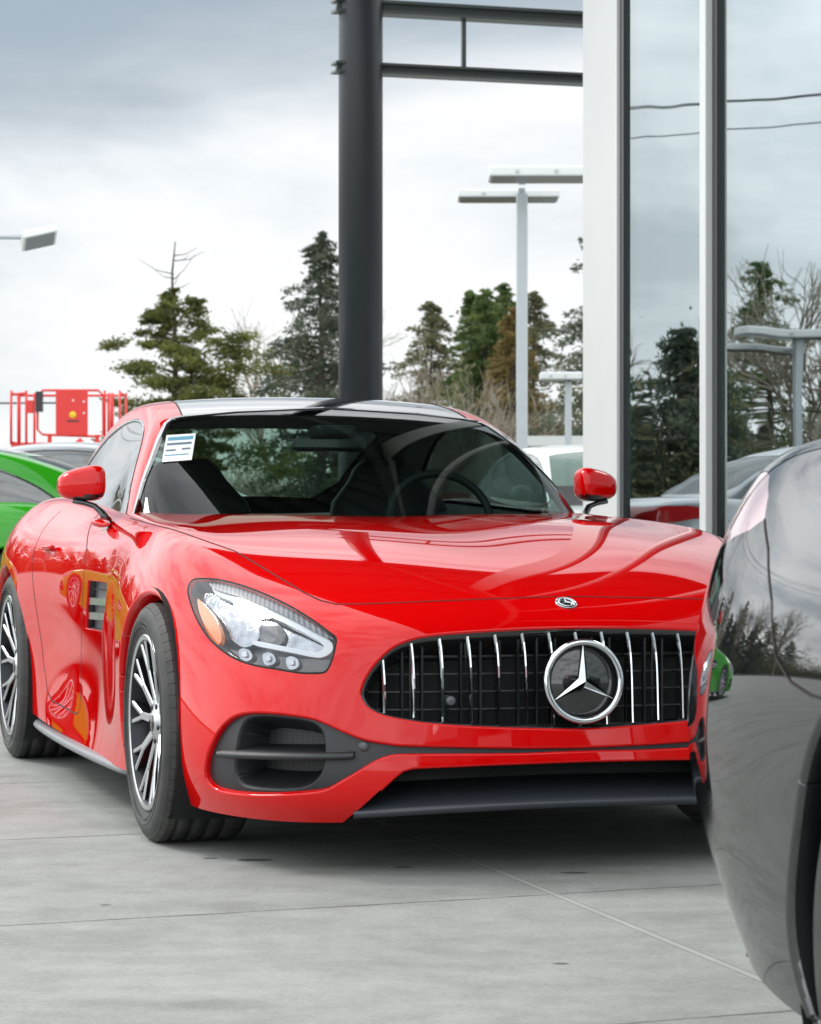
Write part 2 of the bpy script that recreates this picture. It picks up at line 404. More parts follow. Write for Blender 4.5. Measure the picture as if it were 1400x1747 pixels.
M['rear_glass'] = glass('rear_window_glass', (.72, .84, .76), .6, 1.3)
M['sheet'] = pm('paper', (.78, .80, .80), .7); M['sheet_blue'] = pm('printed_blue', (.10, .30, .42), .7); M['sheet_ink'] = pm('printed_ink', (.12, .16, .2), .7)
def screen_mat():
    m = pm('wire_screen', (.02, .02, .022), .5)
    nt = m.node_tree; b = nt.nodes['Principled BSDF']
    tc = nt.nodes.new('ShaderNodeTexCoord'); mp = nt.nodes.new('ShaderNodeSeparateXYZ'); nt.links.new(tc.outputs['Object'], mp.inputs[0])
    outs = []
    for ax in ('Y', 'Z'):
        k = nt.nodes.new('ShaderNodeMath'); k.operation = 'MULTIPLY'; k.inputs[1].default_value = 90 if ax == 'Y' else 110; nt.links.new(mp.outputs[ax], k.inputs[0])
        f = nt.nodes.new('ShaderNodeMath'); f.operation = 'FRACT'; nt.links.new(k.outputs[0], f.inputs[0])
        g = nt.nodes.new('ShaderNodeMath'); g.operation = 'GREATER_THAN'; g.inputs[1].default_value = .72; nt.links.new(f.outputs[0], g.inputs[0]); outs.append(g)
    a = nt.nodes.new('ShaderNodeMath'); a.operation = 'MAXIMUM'; nt.links.new(outs[0].outputs[0], a.inputs[0]); nt.links.new(outs[1].outputs[0], a.inputs[1])
    mx = nt.nodes.new('ShaderNodeMix'); mx.data_type = 'RGBA'; mx.inputs['A'].default_value = (.004, .004, .004, 1); mx.inputs['B'].default_value = (.018, .018, .019, 1)
    nt.links.new(a.outputs[0], mx.inputs['Factor']); nt.links.new(mx.outputs['Result'], b.inputs['Base Color'])
    return m
M['mesh_screen'] = screen_mat()
def rib_mat():
    m = pm('lamp_ribbed_blade', (.02, .02, .022), .25, 0, .5)
    nt = m.node_tree; b = nt.nodes['Principled BSDF']
    tc = nt.nodes.new('ShaderNodeTexCoord'); w = nt.nodes.new('ShaderNodeTexWave'); w.inputs['Scale'].default_value = 28; w.bands_direction = 'DIAGONAL'
    nt.links.new(tc.outputs['Object'], w.inputs['Vector'])
    mx = nt.nodes.new('ShaderNodeMix'); mx.data_type = 'RGBA'; mx.inputs['A'].default_value = (.01, .01, .012, 1); mx.inputs['B'].default_value = (.16, .17, .19, 1)
    nt.links.new(w.outputs['Fac'], mx.inputs['Factor']); nt.links.new(mx.outputs['Result'], b.inputs['Base Color'])
    return m
M['lamp_rib'] = rib_mat()
# ------------------------------------------------------------------ the sports car body: three welded control grids (nose, top, flank) + tail
def car_cage():
    Fg = [  # rows bottom -> top, columns centre -> corner   (X, Y, Z)
     [(.93,0,.17),(.93,.22,.165),(.905,.43,.145),(.84,.61,.135),(.71,.765,.13),(.45,.875,.13)],
     [(.985,0,.225),(.983,.22,.22),(.957,.43,.205),(.897,.64,.195),(.757,.805,.195),(.475,.918,.21)],
     [(.978,0,.31),(.975,.22,.31),(.952,.43,.31),(.892,.64,.31),(.752,.812,.32),(.47,.925,.35)],
     [(.958,0,.42),(.955,.21,.42),(.932,.42,.42),(.872,.625,.425),(.73,.792,.44),(.46,.91,.48)],
     [(.952,0,.54),(.949,.21,.54),(.925,.41,.54),(.858,.60,.545),(.70,.765,.57),(.44,.875,.60)],
     [(.930,0,.648),(.927,.20,.648),(.903,.40,.645),(.838,.57,.648),(.665,.725,.672),(.42,.805,.715)]]
    Sx = [ # X of crest, then (Y,Z) rows bottom -> crest
     (.20, [(.900,.135),(.940,.25),(.957,.38),(.960,.51),(.938,.665),(.838,.790)]),
     (-.08,[(.920,.165),(.952,.30),(.968,.43),(.976,.57),(.955,.735),(.850,.875)]),
     (-.42,[(.952,.165),(.962,.29),(.968,.43),(.970,.58),(.948,.75),(.850,.905)]),
     (-.78,[(.940,.165),(.922,.28),(.910,.43),(.920,.60),(.915,.775),(.818,.918)]),
     (-1.15,[(.935,.17),(.905,.28),(.887,.43),(.903,.62),(.905,.795),(.795,.932)]),
     (-1.6,[(.935,.175),(.897,.28),(.882,.43),(.903,.63),(.910,.805),(.795,.942)]),
     (-2.05,[(.932,.18),(.918,.29),(.918,.45),(.945,.64),(.950,.835),(.815,.972)]),
     (-2.4,[(.935,.20),(.955,.32),(.972,.48),(.990,.65),(.980,.85),(.845,.995)]),
     (-2.75,[(.935,.22),(.965,.33),(.982,.48),(1.0,.65),(.985,.85),(.845,.99)]),
     (-3.15,[(.90,.24),(.93,.34),(.945,.48),(.945,.64),(.91,.80),(.78,.905)]),
     (-3.47,[(.76,.26),(.80,.36),(.82,.48),(.82,.62),(.79,.75),(.70,.83)])]
    B = []
    for k in range(6):
        y5, z5 = Sx[-1][1][k]
        B.append([(-3.47 - .14 * (1 - (y / .8) ** 2), y * y5 / .8, z5) for y in (0, .2, .4, .57, .70, .8)])
    Tc = [None, (.77,.728), (.48,.808), (.03,.873), (-.42,.905), (-.86,.918), (-1.5,.90), (-2.05,.90), (-2.4,.93), (-2.75,.93), (-3.15,.88), None]
    det = {1:(0,.001,.003,.0,-.003), 2:(-.003,.005,.007,-.003,-.010), 3:(-.005,.005,.009,-.004,-.013), 4:(-.006,.003,.008,-.003,-.011), 5:(-.004,.0,.003,-.002,-.007)}
    fy = [0, .24, .47, .68, .86, 1]; wx = [0, .03, .12, .33, .68, 1]; wz = [0, .05, .18, .40, .72, 1]
    T = [Fg[5]]
    for j in range(1, 11):
        X5 = Sx[j-1][0]; y5, z5 = Sx[j-1][1][5]; xc, zc = Tc[j]; row = []
        for i in range(5):
            d = det.get(j, (0,)*5)[i]
            row.append((xc + (X5 - xc) * wx[i], y5 * fy[i], zc + (z5 - zc) * wz[i] + d))
        row.append((X5, y5, z5)); T.append(row)
    T.append(B[5])
    S = []
    for k in range(6):
        S.append([Fg[k][5]] + [(X, r[k][0], r[k][1]) for X, r in Sx[:-1]] + [B[k][5]])
    parts = []
    for g in (Fg, T, S, B):
        V, F = quad_grid(g); parts.append((V, F))
    V = np.concatenate([p[0] for p in parts]); o = np.cumsum([0] + [len(p[0]) for p in parts[:-1]])
    F = np.concatenate([p[1] + a for p, a in zip(parts, o)])
    return V, F
def orient(V, F, c):
    """consistent outward winding (surface seen from c inside)"""
    n = np.cross(V[F[:, 2]] - V[F[:, 0]], V[F[:, 3]] - V[F[:, 1]])
    m = V[F].mean(1) - np.asarray(c)
    fl = (n * m).sum(1) < 0
    F = F.copy(); F[fl] = F[fl][:, ::-1]; return F
def half_surface(V, F, inside, levels):
    m = np.array([1, -1, 1.0])
    V2 = np.concatenate([V * m, V]); F2 = np.concatenate([F, F + len(V)])
    V2, F2 = weld(V2, F2)
    F2 = orient(V2, F2, inside)
    for _ in range(levels): V2, F2 = catmull(V2, F2)
    N = vnormals(V2, F2)
    k = V2[F2].mean(1)[:, 1] < 0
    S = Surf(V2, N, tri(F2[k])).compact()
    mid = np.abs(S.V[:, 1]) < 1e-5; S.N[mid, 1] = 0
    return S
def house_cage():
    rows = [ # centre (X,z), corner (X,Y,z), base Y
     ((-.70,.835),(-1.00,.745,.86),.80), ((-.93,.965),(-1.17,.748,.978),.80), ((-1.27,1.155),(-1.41,.690,1.158),.80),
     ((-1.58,1.292),(-1.66,.612,1.276),.80), ((-1.95,1.358),(-1.98,.592,1.322),.80), ((-2.35,1.33),(-2.36,.605,1.305),.80),
     ((-2.8,1.215),(-2.8,.62,1.19),.78), ((-3.2,1.02),(-3.2,.60,.985),.74), ((-3.5,.81),(-3.45,.55,.775),.68)]
    G = []
    for (xc, zc), (xo, yo, zo), yb in rows:
        r = []
        for f in (0, .36, .68, .93):
            w = f ** 2.2
            r.append((xc + (xo - xc) * w, yo * f, zc + (zo - zc) * w))
        r.append((xo, yo * 1.0, zo - .018))
        zb = .78
        for t in (.38, .72, 1.0):
            r.append((xo, yo + (yb - yo) * (t ** .85) + .02 * math.sin(math.pi * t), zo - .018 + (zb - zo) * t))
        G.append(r)
    return quad_grid(G)
bodyV, bodyF = car_cage()
BODY = half_surface(bodyV, bodyF, (-1.2, 0, .5), 4)
hV, hF = house_cage()
HOUSE = half_surface(hV, hF, (-2.0, 0, .85), 4)
# ------------------------------------------------------------------ cut the openings (outlines measured on the photograph, laid on the body by the pose above)
HL = smooth_poly([(319,1005),(328,988.5),(346,985.5),(379,988.5),(418,999),(460,1015.5),(502,1036.5),(538,1059),(562,1077),(574,1087.5),(573,1104),(566,1130),(556,1147),(540,1150),(508,1149),(472,1143),(436,1137),(400,1125),(373,1107),(352,1086),(334,1056),(323.5,1029)], 2)
GR = [(612,1184),(616,1168),(622,1154),(633,1137),(651,1117),(674,1099),(712,1085),(778,1077),(910,1069.6),(985,1068),(1060,1066.5),(1140,1065),(1300,1062),(1300,1240),(1140,1243),(1060,1244.5),(985,1246),(910,1245),(816,1242),(721,1235),(655,1223),(632,1213),(619,1201)]
IT = [(347.5,1314),(350.5,1290),(359.5,1266),(373,1242),(391,1224),(412,1215),(448,1213),(490,1216.5),(535,1224),(565,1236),(595,1249.5),(625,1260),(670,1267.5),(700,1269.5),(880,1273),(985,1272.3),(1080,1271.6),(1300,1270),(1300,1281),(1080,1283),(985,1284),(880,1288),(700,1289),(667,1291),(640,1301),(610,1319),(580,1337),(556,1350),(520,1356),(460,1359.5),(406,1357.5),(370,1350),(355,1339),(349,1327)]
CAV = [(407.5,1229),(421,1220.5),(448,1218),(490,1222),(529,1229.5),(547,1243),(553,1262),(554,1285),(548,1316),(538,1333),(520,1345.5),(490,1352),(448,1352),(411,1347),(395,1332),(391,1305),(394,1272),(399,1248)]
LO = [(572,1412),(588,1400),(606,1386),(626,1368),(650,1346),(670,1327),(686,1314),(705,1308.5),(850,1302),(985,1297),(1100,1294),(1100,1460),(572,1460)]
VENT = [(150,989),(182.5,993.5),(181,1025),(173.5,1078),(146,1072.5),(147,1030)]
vp = view
sxz = lambda V: np.stack([V[:, 0], V[:, 2]], -1)
sxy = lambda V: np.stack([V[:, 0], V[:, 1]], -1)
def arch_poly(cx, cz, r, a0=-38, a1=218):
    P = [(cx + r * math.cos(R(a)), cz + r * math.sin(R(a))) for a in np.linspace(a0, a1, 70)]
    return P + [(P[-1][0], -.3), (P[0][0], -.3)]
bvh_body = BODY.bvh(); bvh_house = HOUSE.bvh()
def hit(px, py, bvh=None, off=0.0):
    d = Vector(ray_dir(px, py)).normalized()
    p, n, i, t = (bvh or bvh_body).ray_cast(Vector(CAML), d)
    if p is None: return None
    return np.array(p + n * off)
def hits(poly, bvh=None, off=0.0, step=6, closed=False):
    P = [hit(x, y, bvh, off) for x, y in densify(poly, step, closed)]
    return np.array([p for p in P if p is not None])
S = BODY
S, lens = cut(S, vp, HL, facing=-1)
S, _gr = cut(S, vp, densify(smooth_poly(GR, 2), 14), lambda c: c[:, 0] > .3, facing=-1)
GRILLE = _gr
S, INTAKE = cut(S, vp, densify(smooth_poly(IT, 2), 14), lambda c: c[:, 0] > .2, facing=-1)
S, LOWER = cut(S, vp, densify(LO, 14), lambda c: c[:, 0] > .2, facing=-1)
S, ARCHF = cut(S, sxz, arch_poly(0, .338, .368), lambda c: c[:, 1] < -.5)
S, ARCHR = cut(S, sxz, arch_poly(-2.63, .35, .380), lambda c: c[:, 1] < -.5)
S, VENTP = cut(S, vp, densify(VENT, 12), lambda c: c[:, 0] < .2, facing=-1)
# hood, door and fuel-flap outlines laid on the body
HOODL = hits([(222,884),(300,905),(400,940),(460,976),(520,1012),(548,1025),(575,1031),(640,1030),(760,1025),(900,1019.5),(966,1017.5)], step=8)
hoodxy = [(p[0], p[1]) for p in HOODL] + [(HOODL[-1][0] + .001, .3), (-.80, .3), (-.80, 0), (-.88, -.35)]
DOORF = hits([(157,884),(151,918),(145,960),(141,1010),(139,1080),(137.5,1150),(137,1222)], step=8)
dz = lambda z: float(np.interp(-z, -DOORF[:, 2], DOORF[:, 0]))
doorxz = [(dz(.925), .925)] + [(dz(z), z) for z in (.88, .8, .7, .6, .5, .4, .30)] + [(dz(.26) - .03, .262), (dz(.25) - .1, .25), (-1.9, .262), (-2.0, .29), (-2.06, .38), (-2.10, .55), (-2.14, .75), (-2.10, .93)]
S, HOOD = cut(S, sxy, densify(hoodxy, .05), lambda c: c[:, 2] > .6)
S, DOOR = cut(S, sxz, densify(doorxz, .05), lambda c: c[:, 1] < -.6)
# cabin floor is lifted out of the body where the glass house stands
S, CABIN = cut(S, sxy, densify([(-.95,.2),(-.95,-.50),(-1.15,-.66),(-1.6,-.72),(-2.4,-.70),(-2.9,-.64),(-3.30,-.52),(-3.36,.2)], .08), lambda c: c[:, 2] > .75)
_fn = np.cross(S.V[S.F[:, 1]] - S.V[S.F[:, 0]], S.V[S.F[:, 2]] - S.V[S.F[:, 0]]); _fn /= np.maximum(np.linalg.norm(_fn, axis=1), 1e-12)[:, None]; _fc = S.V[S.F].mean(1)
S.F = S.F[~((_fc[:, 0] > .3) & (_fc[:, 1] > -.565) & (_fc[:, 2] < .205) & (_fn[:, 2] < -.15) & (((CAML - _fc) * _fn).sum(1) <= 0))]
SHELL = S.compact()
# glass house
WS = [(219,905),(224,884),(241,822),(266,752),(280,722),(291,713.5),(310,709.5),(400,701),(560,694.5),(720,694),(720,905)]
H = HOUSE
H, WIND = cut(H, vp, densify(WS, 14), lambda c: c[:, 0] > -1.9, facing=-1)
SW = smooth_poly([(-1.26,.90),(-1.345,1.0),(-1.50,1.125),(-1.66,1.205),(-1.85,1.247),(-2.1,1.247),(-2.35,1.205),(-2.62,1.105),(-2.80,1.0),(-2.83,.955),(-2.74,.90)], 2)
H, SIDE = cut(H, sxz, densify(SW, .03), lambda c: c[:, 1] < -.5)
H, ROOF = cut(H, sxy, densify([(-1.2,.2),(-1.2,-.50),(-1.62,-.515),(-1.9,-.485),(-2.42,-.47),(-2.50,-.44),(-2.52,.2)], .05), lambda c: c[:, 2] > 1.18)
H, REAR = cut(H, sxy, densify([(-2.58,.2),(-2.58,-.44),(-2.66,-.49),(-3.1,-.44),(-3.22,-.36),(-3.24,.2)], .05), lambda c: c[:, 2] > .9)
H, HATCH = cut(H, sxy, [(-3.0,.2),(-3.0,.0),(-3.0,.01)], lambda c: c[:, 2] < -9) if False else (H, None)
HSHELL = H.compact()
def ribbon(P, N, w, off=.0009):
    P = np.asarray(P); V, F = [], []
    for i in range(len(P)):
        t = P[min(i + 1, len(P) - 1)] - P[max(i - 1, 0)]; t /= max(np.linalg.norm(t), 1e-9)
        s = np.cross(t, N[i]); s /= max(np.linalg.norm(s), 1e-9)
        V += [P[i] + N[i] * off - s * w / 2, P[i] + N[i] * off + s * w / 2]
    for i in range(len(P) - 1): F.append((2*i, 2*i+1, 2*i+3, 2*i+2))
    return V, F
def nearest(P, bvh):
    Q, N = [], []
    for p in P:
        q, n, i, d = bvh.find_nearest(Vector(p)); Q.append(np.array(q)); N.append(np.array(n))
    return np.array(Q), np.array(N)
def sym(VF):
    V, F = VF; n = len(V); V = np.asarray(V, float)
    return np.concatenate([V, V * [1, -1, 1]]), [tuple(f) for f in F] + [tuple(int(i) + n for i in f)[::-1] for f in F]
def flip(VF): V, F = VF; return np.asarray(V, float) * [1, -1, 1], [tuple(f)[::-1] for f in F]
def surf_obj(name, S, mat, parent): return mesh_obj(name, S.V, S.F, mat, parent, S.N)
def closed_hood_line(): return HOODL
def patch(S, poly, off, step=10):
    """piece of a surface inside a picture outline, set off along the normal"""
    _, i = cut(S, vp, densify(poly, step), facing=-1)
    return i.offset(off) if i else None
# ------------------------------------------------------------------ wheel: local origin at the hub, outer face towards -Y
def build_wheel(parent, r, w, rr, name='wheel'):
    """r tyre radius, w width, rr rim radius; outer sidewall at y=0, inner at y=+w"""
    hub = bpy.data.objects.new(name, None); COL.objects.link(hub); hub.parent = parent
    sh = .030
    prof = [(rr - .012, .020), (rr + .004, .010), (rr + .012, .004), (rr + .03, .000), (r - .055, -.004), (r - .03, .000), (r - .016, .008), (r - .006, .020), (r - .001, .036)]
    x = .036; gw = .009
    gs = [.055, .098, .142, .186] if w < .27 else [.06, .112, .165, .220]
    for g in gs:
        prof += [(r, g - gw / 2 - .001), (r - .0075, g - gw / 2 + .001), (r - .0075, g + gw / 2 - .001), (r, g + gw / 2 + .001)]
    prof += [(r - .001, w - .036), (r - .006, w - .020), (r - .016, w - .008), (r - .03, w), (r - .06, w + .004), (rr, w - .02)]
    V, F = revolve(prof, 96)
    parts = [(V, F)]
    # shoulder blocks: raised lugs between radial cuts
    n = 62
    lug = []
    for k in range(n):
        a0, a1 = 2 * math.pi * (k + .025) / n, 2 * math.pi * (k + .975) / n
        for (ya, yb) in ((.010, .046), (w - .046, w - .010)):
            vs = []
            for a in (a0, (a0 + a1) / 2, a1):
                for yy, dr in ((ya, -.0125), (ya + (yb - ya) * .45, -.0012), (yb, -.0002)) if ya < w / 2 else ((ya, -.0002), (ya + (yb - ya) * .55, -.0012), (yb, -.0125)):
                    vs.append(((r + dr + .0014) * math.cos(a), yy, (r + dr + .0014) * math.sin(a)))
            o = [(0,3,4,1),(1,4,5,2),(3,6,7,4),(4,7,8,5)]
            inner = [(vx * (r - .02) / r, vy, vz * (r - .02) / r) for vx, vy, vz in vs]
            sd = [(0,1),(1,2),(2,5),(5,8),(8,7),(7,6),(6,3),(3,0)]
            lug.append((vs + inner, o + [(a, b, b + 9, a + 9) for a, b in sd]))
    parts += lug
    # fine lettering ribs on the sidewall
    for rad in (rr + .024, r - .050):
        parts.append(sweep([(rad * math.cos(t), -.0030, rad * math.sin(t)) for t in np.linspace(0, 2 * math.pi, 97)[:-1]], .0016, 5, True))
    ty = mesh_obj('tyre', *join(*parts), M['rubber'], hub)
    n0 = len(parts[0][1]); n1 = sum(len(p[1]) for p in lug)
    ty.data.polygons.foreach_set('use_smooth', [not (n0 <= i < n0 + n1) for i in range(len(ty.data.polygons))])
    # rim
    prof = [(rr + .004, .012), (rr + .002, .004), (rr - .006, .002), (rr - .014, .006), (rr - .020, .018), (rr - .028, .05), (rr - .034, .10), (rr - .034, w - .03), (rr, w - .015)]
    V, F = revolve(prof[:4], 96); rim = mesh_obj('rim', V, F, M['alloy'], hub)
    V, F = revolve(prof[3:], 64); mesh_obj('rim_barrel', V, F, M['dark_alloy'], rim)
    def bar(p0, p1, w0, w1, y0, y1, d):
        """tapered spoke piece between two polar points (rad, angle): face strip + dark body"""
        a = np.array([p0[0] * math.cos(p0[1]), y0, p0[0] * math.sin(p0[1])]); b = np.array([p1[0] * math.cos(p1[1]), y1, p1[0] * math.sin(p1[1])])
        t = b - a; t /= np.linalg.norm(t); s = np.cross(t, [0, 1, 0]); s /= np.linalg.norm(s)
        face, body = [], []
        f = [a - s * w0, a + s * w0, b + s * w1, b - s * w1]
        g = [p + np.array([0, .004, 0]) + q for p, q in zip(f, (-s*.003, s*.003, s*.003, -s*.003))]
        h = [p + np.array([0, d, 0]) + q for p, q in zip(f, (s*.002, -s*.002, -s*.002, s*.002))]
        F1 = [(0, 1, 2, 3), (0, 4, 5, 1), (1, 5, 6, 2), (2, 6, 7, 3), (3, 7, 4, 0)]
        return (f + g, F1), (g + h, [(0,4,5,1),(1,5,6,2),(2,6,7,3),(3,7,4,0),(4,7,6,5)])
    for k in range(10):
        q = 2 * math.pi * (k + .25) / 10; dq = .125
        fc, bd = [], []
        for sgn in (-1, 1):
            A = bar((.052, q + sgn * .10), (.150, q + sgn * .028), .0048, .0046, .036, .020, .034)
            B = bar((.146, q + sgn * .026), (rr - .010, q + sgn * dq), .0046, .0050, .021, .008, .03)
            fc += [A[0], B[0]]; bd += [A[1], B[1]]
        sp = mesh_obj('spoke', *join(*fc), M['alloy'], rim, smooth=False)
        mesh_obj('spoke_side', *join(*bd), M['dark_alloy'], sp, smooth=False)
    V, F = revolve([(.0001, .024), (.030, .025), (.034, .029), (.062, .034), (.072, .042), (.074, .075)], 40); mesh_obj('hub_cap', V, F, M['alloy'], rim)
    bolts = [revolve([(.0001, .026), (.008, .026), (.009, .036)], 8) for k in range(5)]
    V, F = join(*[([(v[0] + .052 * math.cos(2*math.pi*k/5), v[1] + .003, v[2] + .052 * math.sin(2*math.pi*k/5)) for v in b[0]], b[1]) for k, b in enumerate(bolts)])
    mesh_obj('wheel_bolts', V, F, M['dark_alloy'], rim)
    V, F = revolve([(.0001, .0205), (.026, .0215), (.028, .025)], 24); mesh_obj('centre_badge', V, F, M['gloss_black'], rim)
    V, F = revolve([(.07, .095), (rr - .05, .095), (rr - .046, .099), (rr - .046, .125), (rr - .05, .129), (.07, .129)], 64); mesh_obj('brake_disc', V, F, M['disc'], hub)
    cal = []
    for a in np.linspace(R(150), R(215), 9): cal.append(((rr - .075) * math.cos(a), .105, (rr - .075) * math.sin(a)))
    V, F = sweep(cal, [.03] + [.042] * 7 + [.03], 10, up=(0, 1, 0)); mesh_obj('brake_caliper', V, F, M['grey_plastic'], hub)
    return hub
def star_mesh(Rr, tube, depth):
    """three pointed star with ridged arms inside a ring; plane YZ, facing +X"""
    ring = sweep([(0, Rr * math.sin(t), Rr * math.cos(t)) for t in np.linspace(0, 2*math.pi, 65)[:-1]], tube, 10, True, up=(1, 0, 0))
    V, F = [], []
    V.append((depth, 0, 0))
    tips, notch = [], []
    for k in range(3):
        a = 2 * math.pi * k / 3
        tips.append((0.002, (Rr - tube * .6) * math.sin(a), (Rr - tube * .6) * math.cos(a)))
        b = a + math.pi / 3; notch.append((.001, Rr * .155 * math.sin(b), Rr * .155 * math.cos(b)))
    V += tips + notch
    for k in range(3): F += [(0, 4 + k, 1 + k), (0, 1 + (k + 1) % 3, 4 + k)]
    return ring, (V, F)
def text_obj(name, body, size, mat, parent, loc, rot, ext=.0008):
    cu = bpy.data.curves.new(name, 'FONT'); cu.body = body; cu.size = size; cu.extrude = ext; cu.align_x = 'CENTER'; cu.align_y = 'CENTER'
    tmp = bpy.data.objects.new(name, cu); COL.objects.link(tmp)
    dg = bpy.context.evaluated_depsgraph_get(); me = bpy.data.meshes.new_from_object(tmp.evaluated_get(dg)); me.name = name
    bpy.data.objects.remove(tmp); ob = bpy.data.objects.new(name, me); COL.objects.link(ob); ob.parent = parent
    me.materials.clear(); me.materials.append(mat); ob.location = loc; ob.rotation_euler = rot
    return ob
ROUND = [(.0025, .0006), (.0045, .0025), (.0055, .006), (.006, .016)]
def build_sports_car(label, paint):
    root = empty('sports_car', label, 'car')
    root.matrix_world = car_matrix()
    B = SHELL.both()
    edges = []
    for pc, rings, kp in ((lens, [(.0015, .0006), (.003, .003), (.003, .014)], None), (GRILLE, ROUND, lambda c: c[:, 1] < -2e-5), (INTAKE, ROUND, lambda c: c[:, 1] < -2e-5),
                          (LOWER, ROUND + [(.006, .025)], lambda c: (c[:, 1] < -2e-5) & (c[:, 2] > .225)), (ARCHF, [(.004, .0006), (.008, .004), (.010, .012), (.010, .05)], lambda c: c[:, 2] > .13),
                          (ARCHR, [(.004, .0006), (.008, .004), (.010, .012), (.010, .05)], lambda c: c[:, 2] > .17), (VENTP, [(.002, .001), (.003, .005), (.003, .008)], None)):
        edges.append(flange(pc, rings, kp))
    body = mesh_obj('body', B.V, B.F, paint, root, B.N)
    for nm_, e_ in zip(('headlight_edge', 'grille_edge', 'intake_edge', 'lower_edge', 'arch_lip', 'arch_lip', 'vent_edge'), edges):
        for q_ in (e_, flip(e_)): mesh_obj(nm_, *q_, paint, body)
    hood = surf_obj('hood', HOOD.both(), paint, root)
    mesh_obj('shut_line', *sym(ribbon(*nearest(HOODL, bvh_body), .0040)), M['gap'], hood)
    for m in (0, 1):
        D = DOOR.mirrored() if m else DOOR
        fx = flip if m else (lambda q: q)
        door = surf_obj('door', D, paint, root)
        rl = np.array([(x, -1.2, z) for x, z in doorxz[8:]])
        def onside(xz):
            P, N = [], []
            for x, z in densify(xz, .02, False):
                p, n, i, t = bvh_body.ray_cast(Vector((x, -1.5, z)), Vector((0, 1, 0)))
                if p: P.append(np.array(p)); N.append(np.array(n))
            return P, N
        mesh_obj('shut_line', *fx(ribbon(*onside(doorxz), .0045)), M['gap'], door)
        # recessed handle
        p, n, i, t = bvh_body.ray_cast(Vector((-1.92, -1.5, .80)), Vector((0, 1, 0)))
        p = np.array(p)
        hd = [p + np.array([dx, -.004 - .012 * (1 - (dx / .09) ** 2), .004 * dx / .09]) for dx in np.linspace(-.09, .09, 9)]
        mesh_obj('door_handle', *fx(sweep(hd, [.006] + [.011] * 7 + [.006], 8, flat=.8)), paint, door)
        # lamp: clear cover on the body surface, bucket and elements behind it
        L = lens
        def put(nm, S_, mat, par):
            S2 = S_.mirrored() if m else S_
            return mesh_obj(nm, S2.V, S2.F, mat, par, S2.N)
        lamp = bpy.data.objects.new('headlight', None); COL.objects.link(lamp); lamp.parent = root
        cover = put('lamp_cover', L, M['lens'], lamp)
        gk = sym  # noqa
        V, F = flange(L, [(.0005, -.0006), (.0045, -.0008), (.006, .001)])
        mesh_obj('lamp_seal', *fx((V, F)), M['void'], cover)
        put('lamp_bucket', L.offset(-.060), M['lamp_housing'], lamp)
        V, F = flange(L.offset(-.004), [(.004, .02), (.010, .056)])
        mesh_obj('lamp_wall', *fx((V, F)), M['lamp_housing'], lamp)
        def el(nm, poly, off, mat, depth=.02, sm=2, par=None):
            q = patch(L, smooth_poly(poly, sm), -off)
            if q is None: return None
            o = put(nm, q, mat, par or lamp)
            V, F = flange(q, [(.0005, .001), (-.001, depth)])
            mesh_obj(nm + '_side', *fx((V, F)), mat, o)
            return o
        el('upper_blade', [(352,988),(390,994),(430,1007),(480,1028),(530,1058),(560,1080),(566,1088),(545,1080),(500,1054),(450,1030),(400,1012),(360,1000)], .010, M['lamp_rib'], .02)
        el('reflector', [(334,1000),(365,1003),(420,1026),(432,1044),(430,1072),(418,1090),(398,1096),(372,1075),(350,1045),(335,1020)], .034, M['lamp_chrome'], .02)
        el('reflector', [(470,1055),(500,1066),(535,1086),(545,1096),(538,1108),(500,1102),(476,1096),(466,1080)], .040, M['lamp_chrome'], .02)
        el('projector', [(436,1050),(452,1049),(468,1056),(473,1072),(468,1090),(452,1096),(436,1092),(429,1072)], .030, M['gloss_black'], .03)
        el('projector_lens', [(441,1058),(452,1055),(462,1062),(465,1074),(460,1086),(450,1089),(440,1084),(436,1072)], .024, M['lens'], .012)
        el('light_guide', [(356,994),(400,1006),(450,1028),(500,1050),(545,1078),(562,1092),(563,1106),(552,1116),(536,1119),(500,1112),(460,1104),(425,1096),(424,1089),(460,1095),(500,1103),(532,1109),(545,1105),(548,1098),(538,1088),(495,1064),(450,1043),(400,1023),(362,1008)], .016, M['white_lens'], .014)
        el('amber_reflector', [(333,1018),(345,1030),(360,1048),(371,1072),(372,1092),(365,1098),(352,1082),(341,1058),(334,1036)], .010, M['amber'], .012)
        el('lamp_tray', [(356,1090),(376,1101),(400,1105),(440,1112),(500,1118),(555,1121),(566,1126),(556,1145),(530,1149),(508,1148),(472,1142),(436,1136),(400,1124),(374,1107)], .028, M['gloss_black'], .01)
        for cx_, cy_ in ((410, 1115), (451, 1122), (492, 1129)):
            led = el('led_lamp', [(cx_-11,cy_-9),(cx_-3,cy_-13),(cx_+8,cy_-9),(cx_+12,cy_+2),(cx_+5,cy_+9),(cx_-7,cy_+8)], .018, M['lamp_chrome'], .02)
            el('led_chip', [(cx_-4,cy_-6),(cx_+3,cy_-6),(cx_+4,cy_+2),(cx_-3,cy_+2)], .013, M['white_lens'], .004, 1, led)
        # fender outlet with two bright fins
        vb = put('fender_vent', VENTP.offset(-.028), M['grey_plastic'], root); mesh_obj('vent_wall', *fx(flange(VENTP.offset(-.006), [(.0025, .0), (.003, .024)])), M['plastic'], vb)
        for yy in (1020, 1045):
            q = patch(VENTP, [(140,yy-1),(190,yy+3),(190,yy+15),(140,yy+11)], -.008, 8)
            if q:
                V, F = flange(q, [(.0, .0), (.0, .02)])
                fo = put('vent_fin', q, M['satin'], vb); mesh_obj('vent_fin_side', *fx((V, F)), M['satin'], fo)
        for xx in (1,):
            q = patch(VENTP, [(145,1003),(186,1007),(186,1009),(145,1005)], -.018, 8)
            if q: put('vent_slat', q, M['void'], vb)
        # side glass + trim
        sg = put('side_window', SIDE.offset(-.003), M['side_glass'], root)
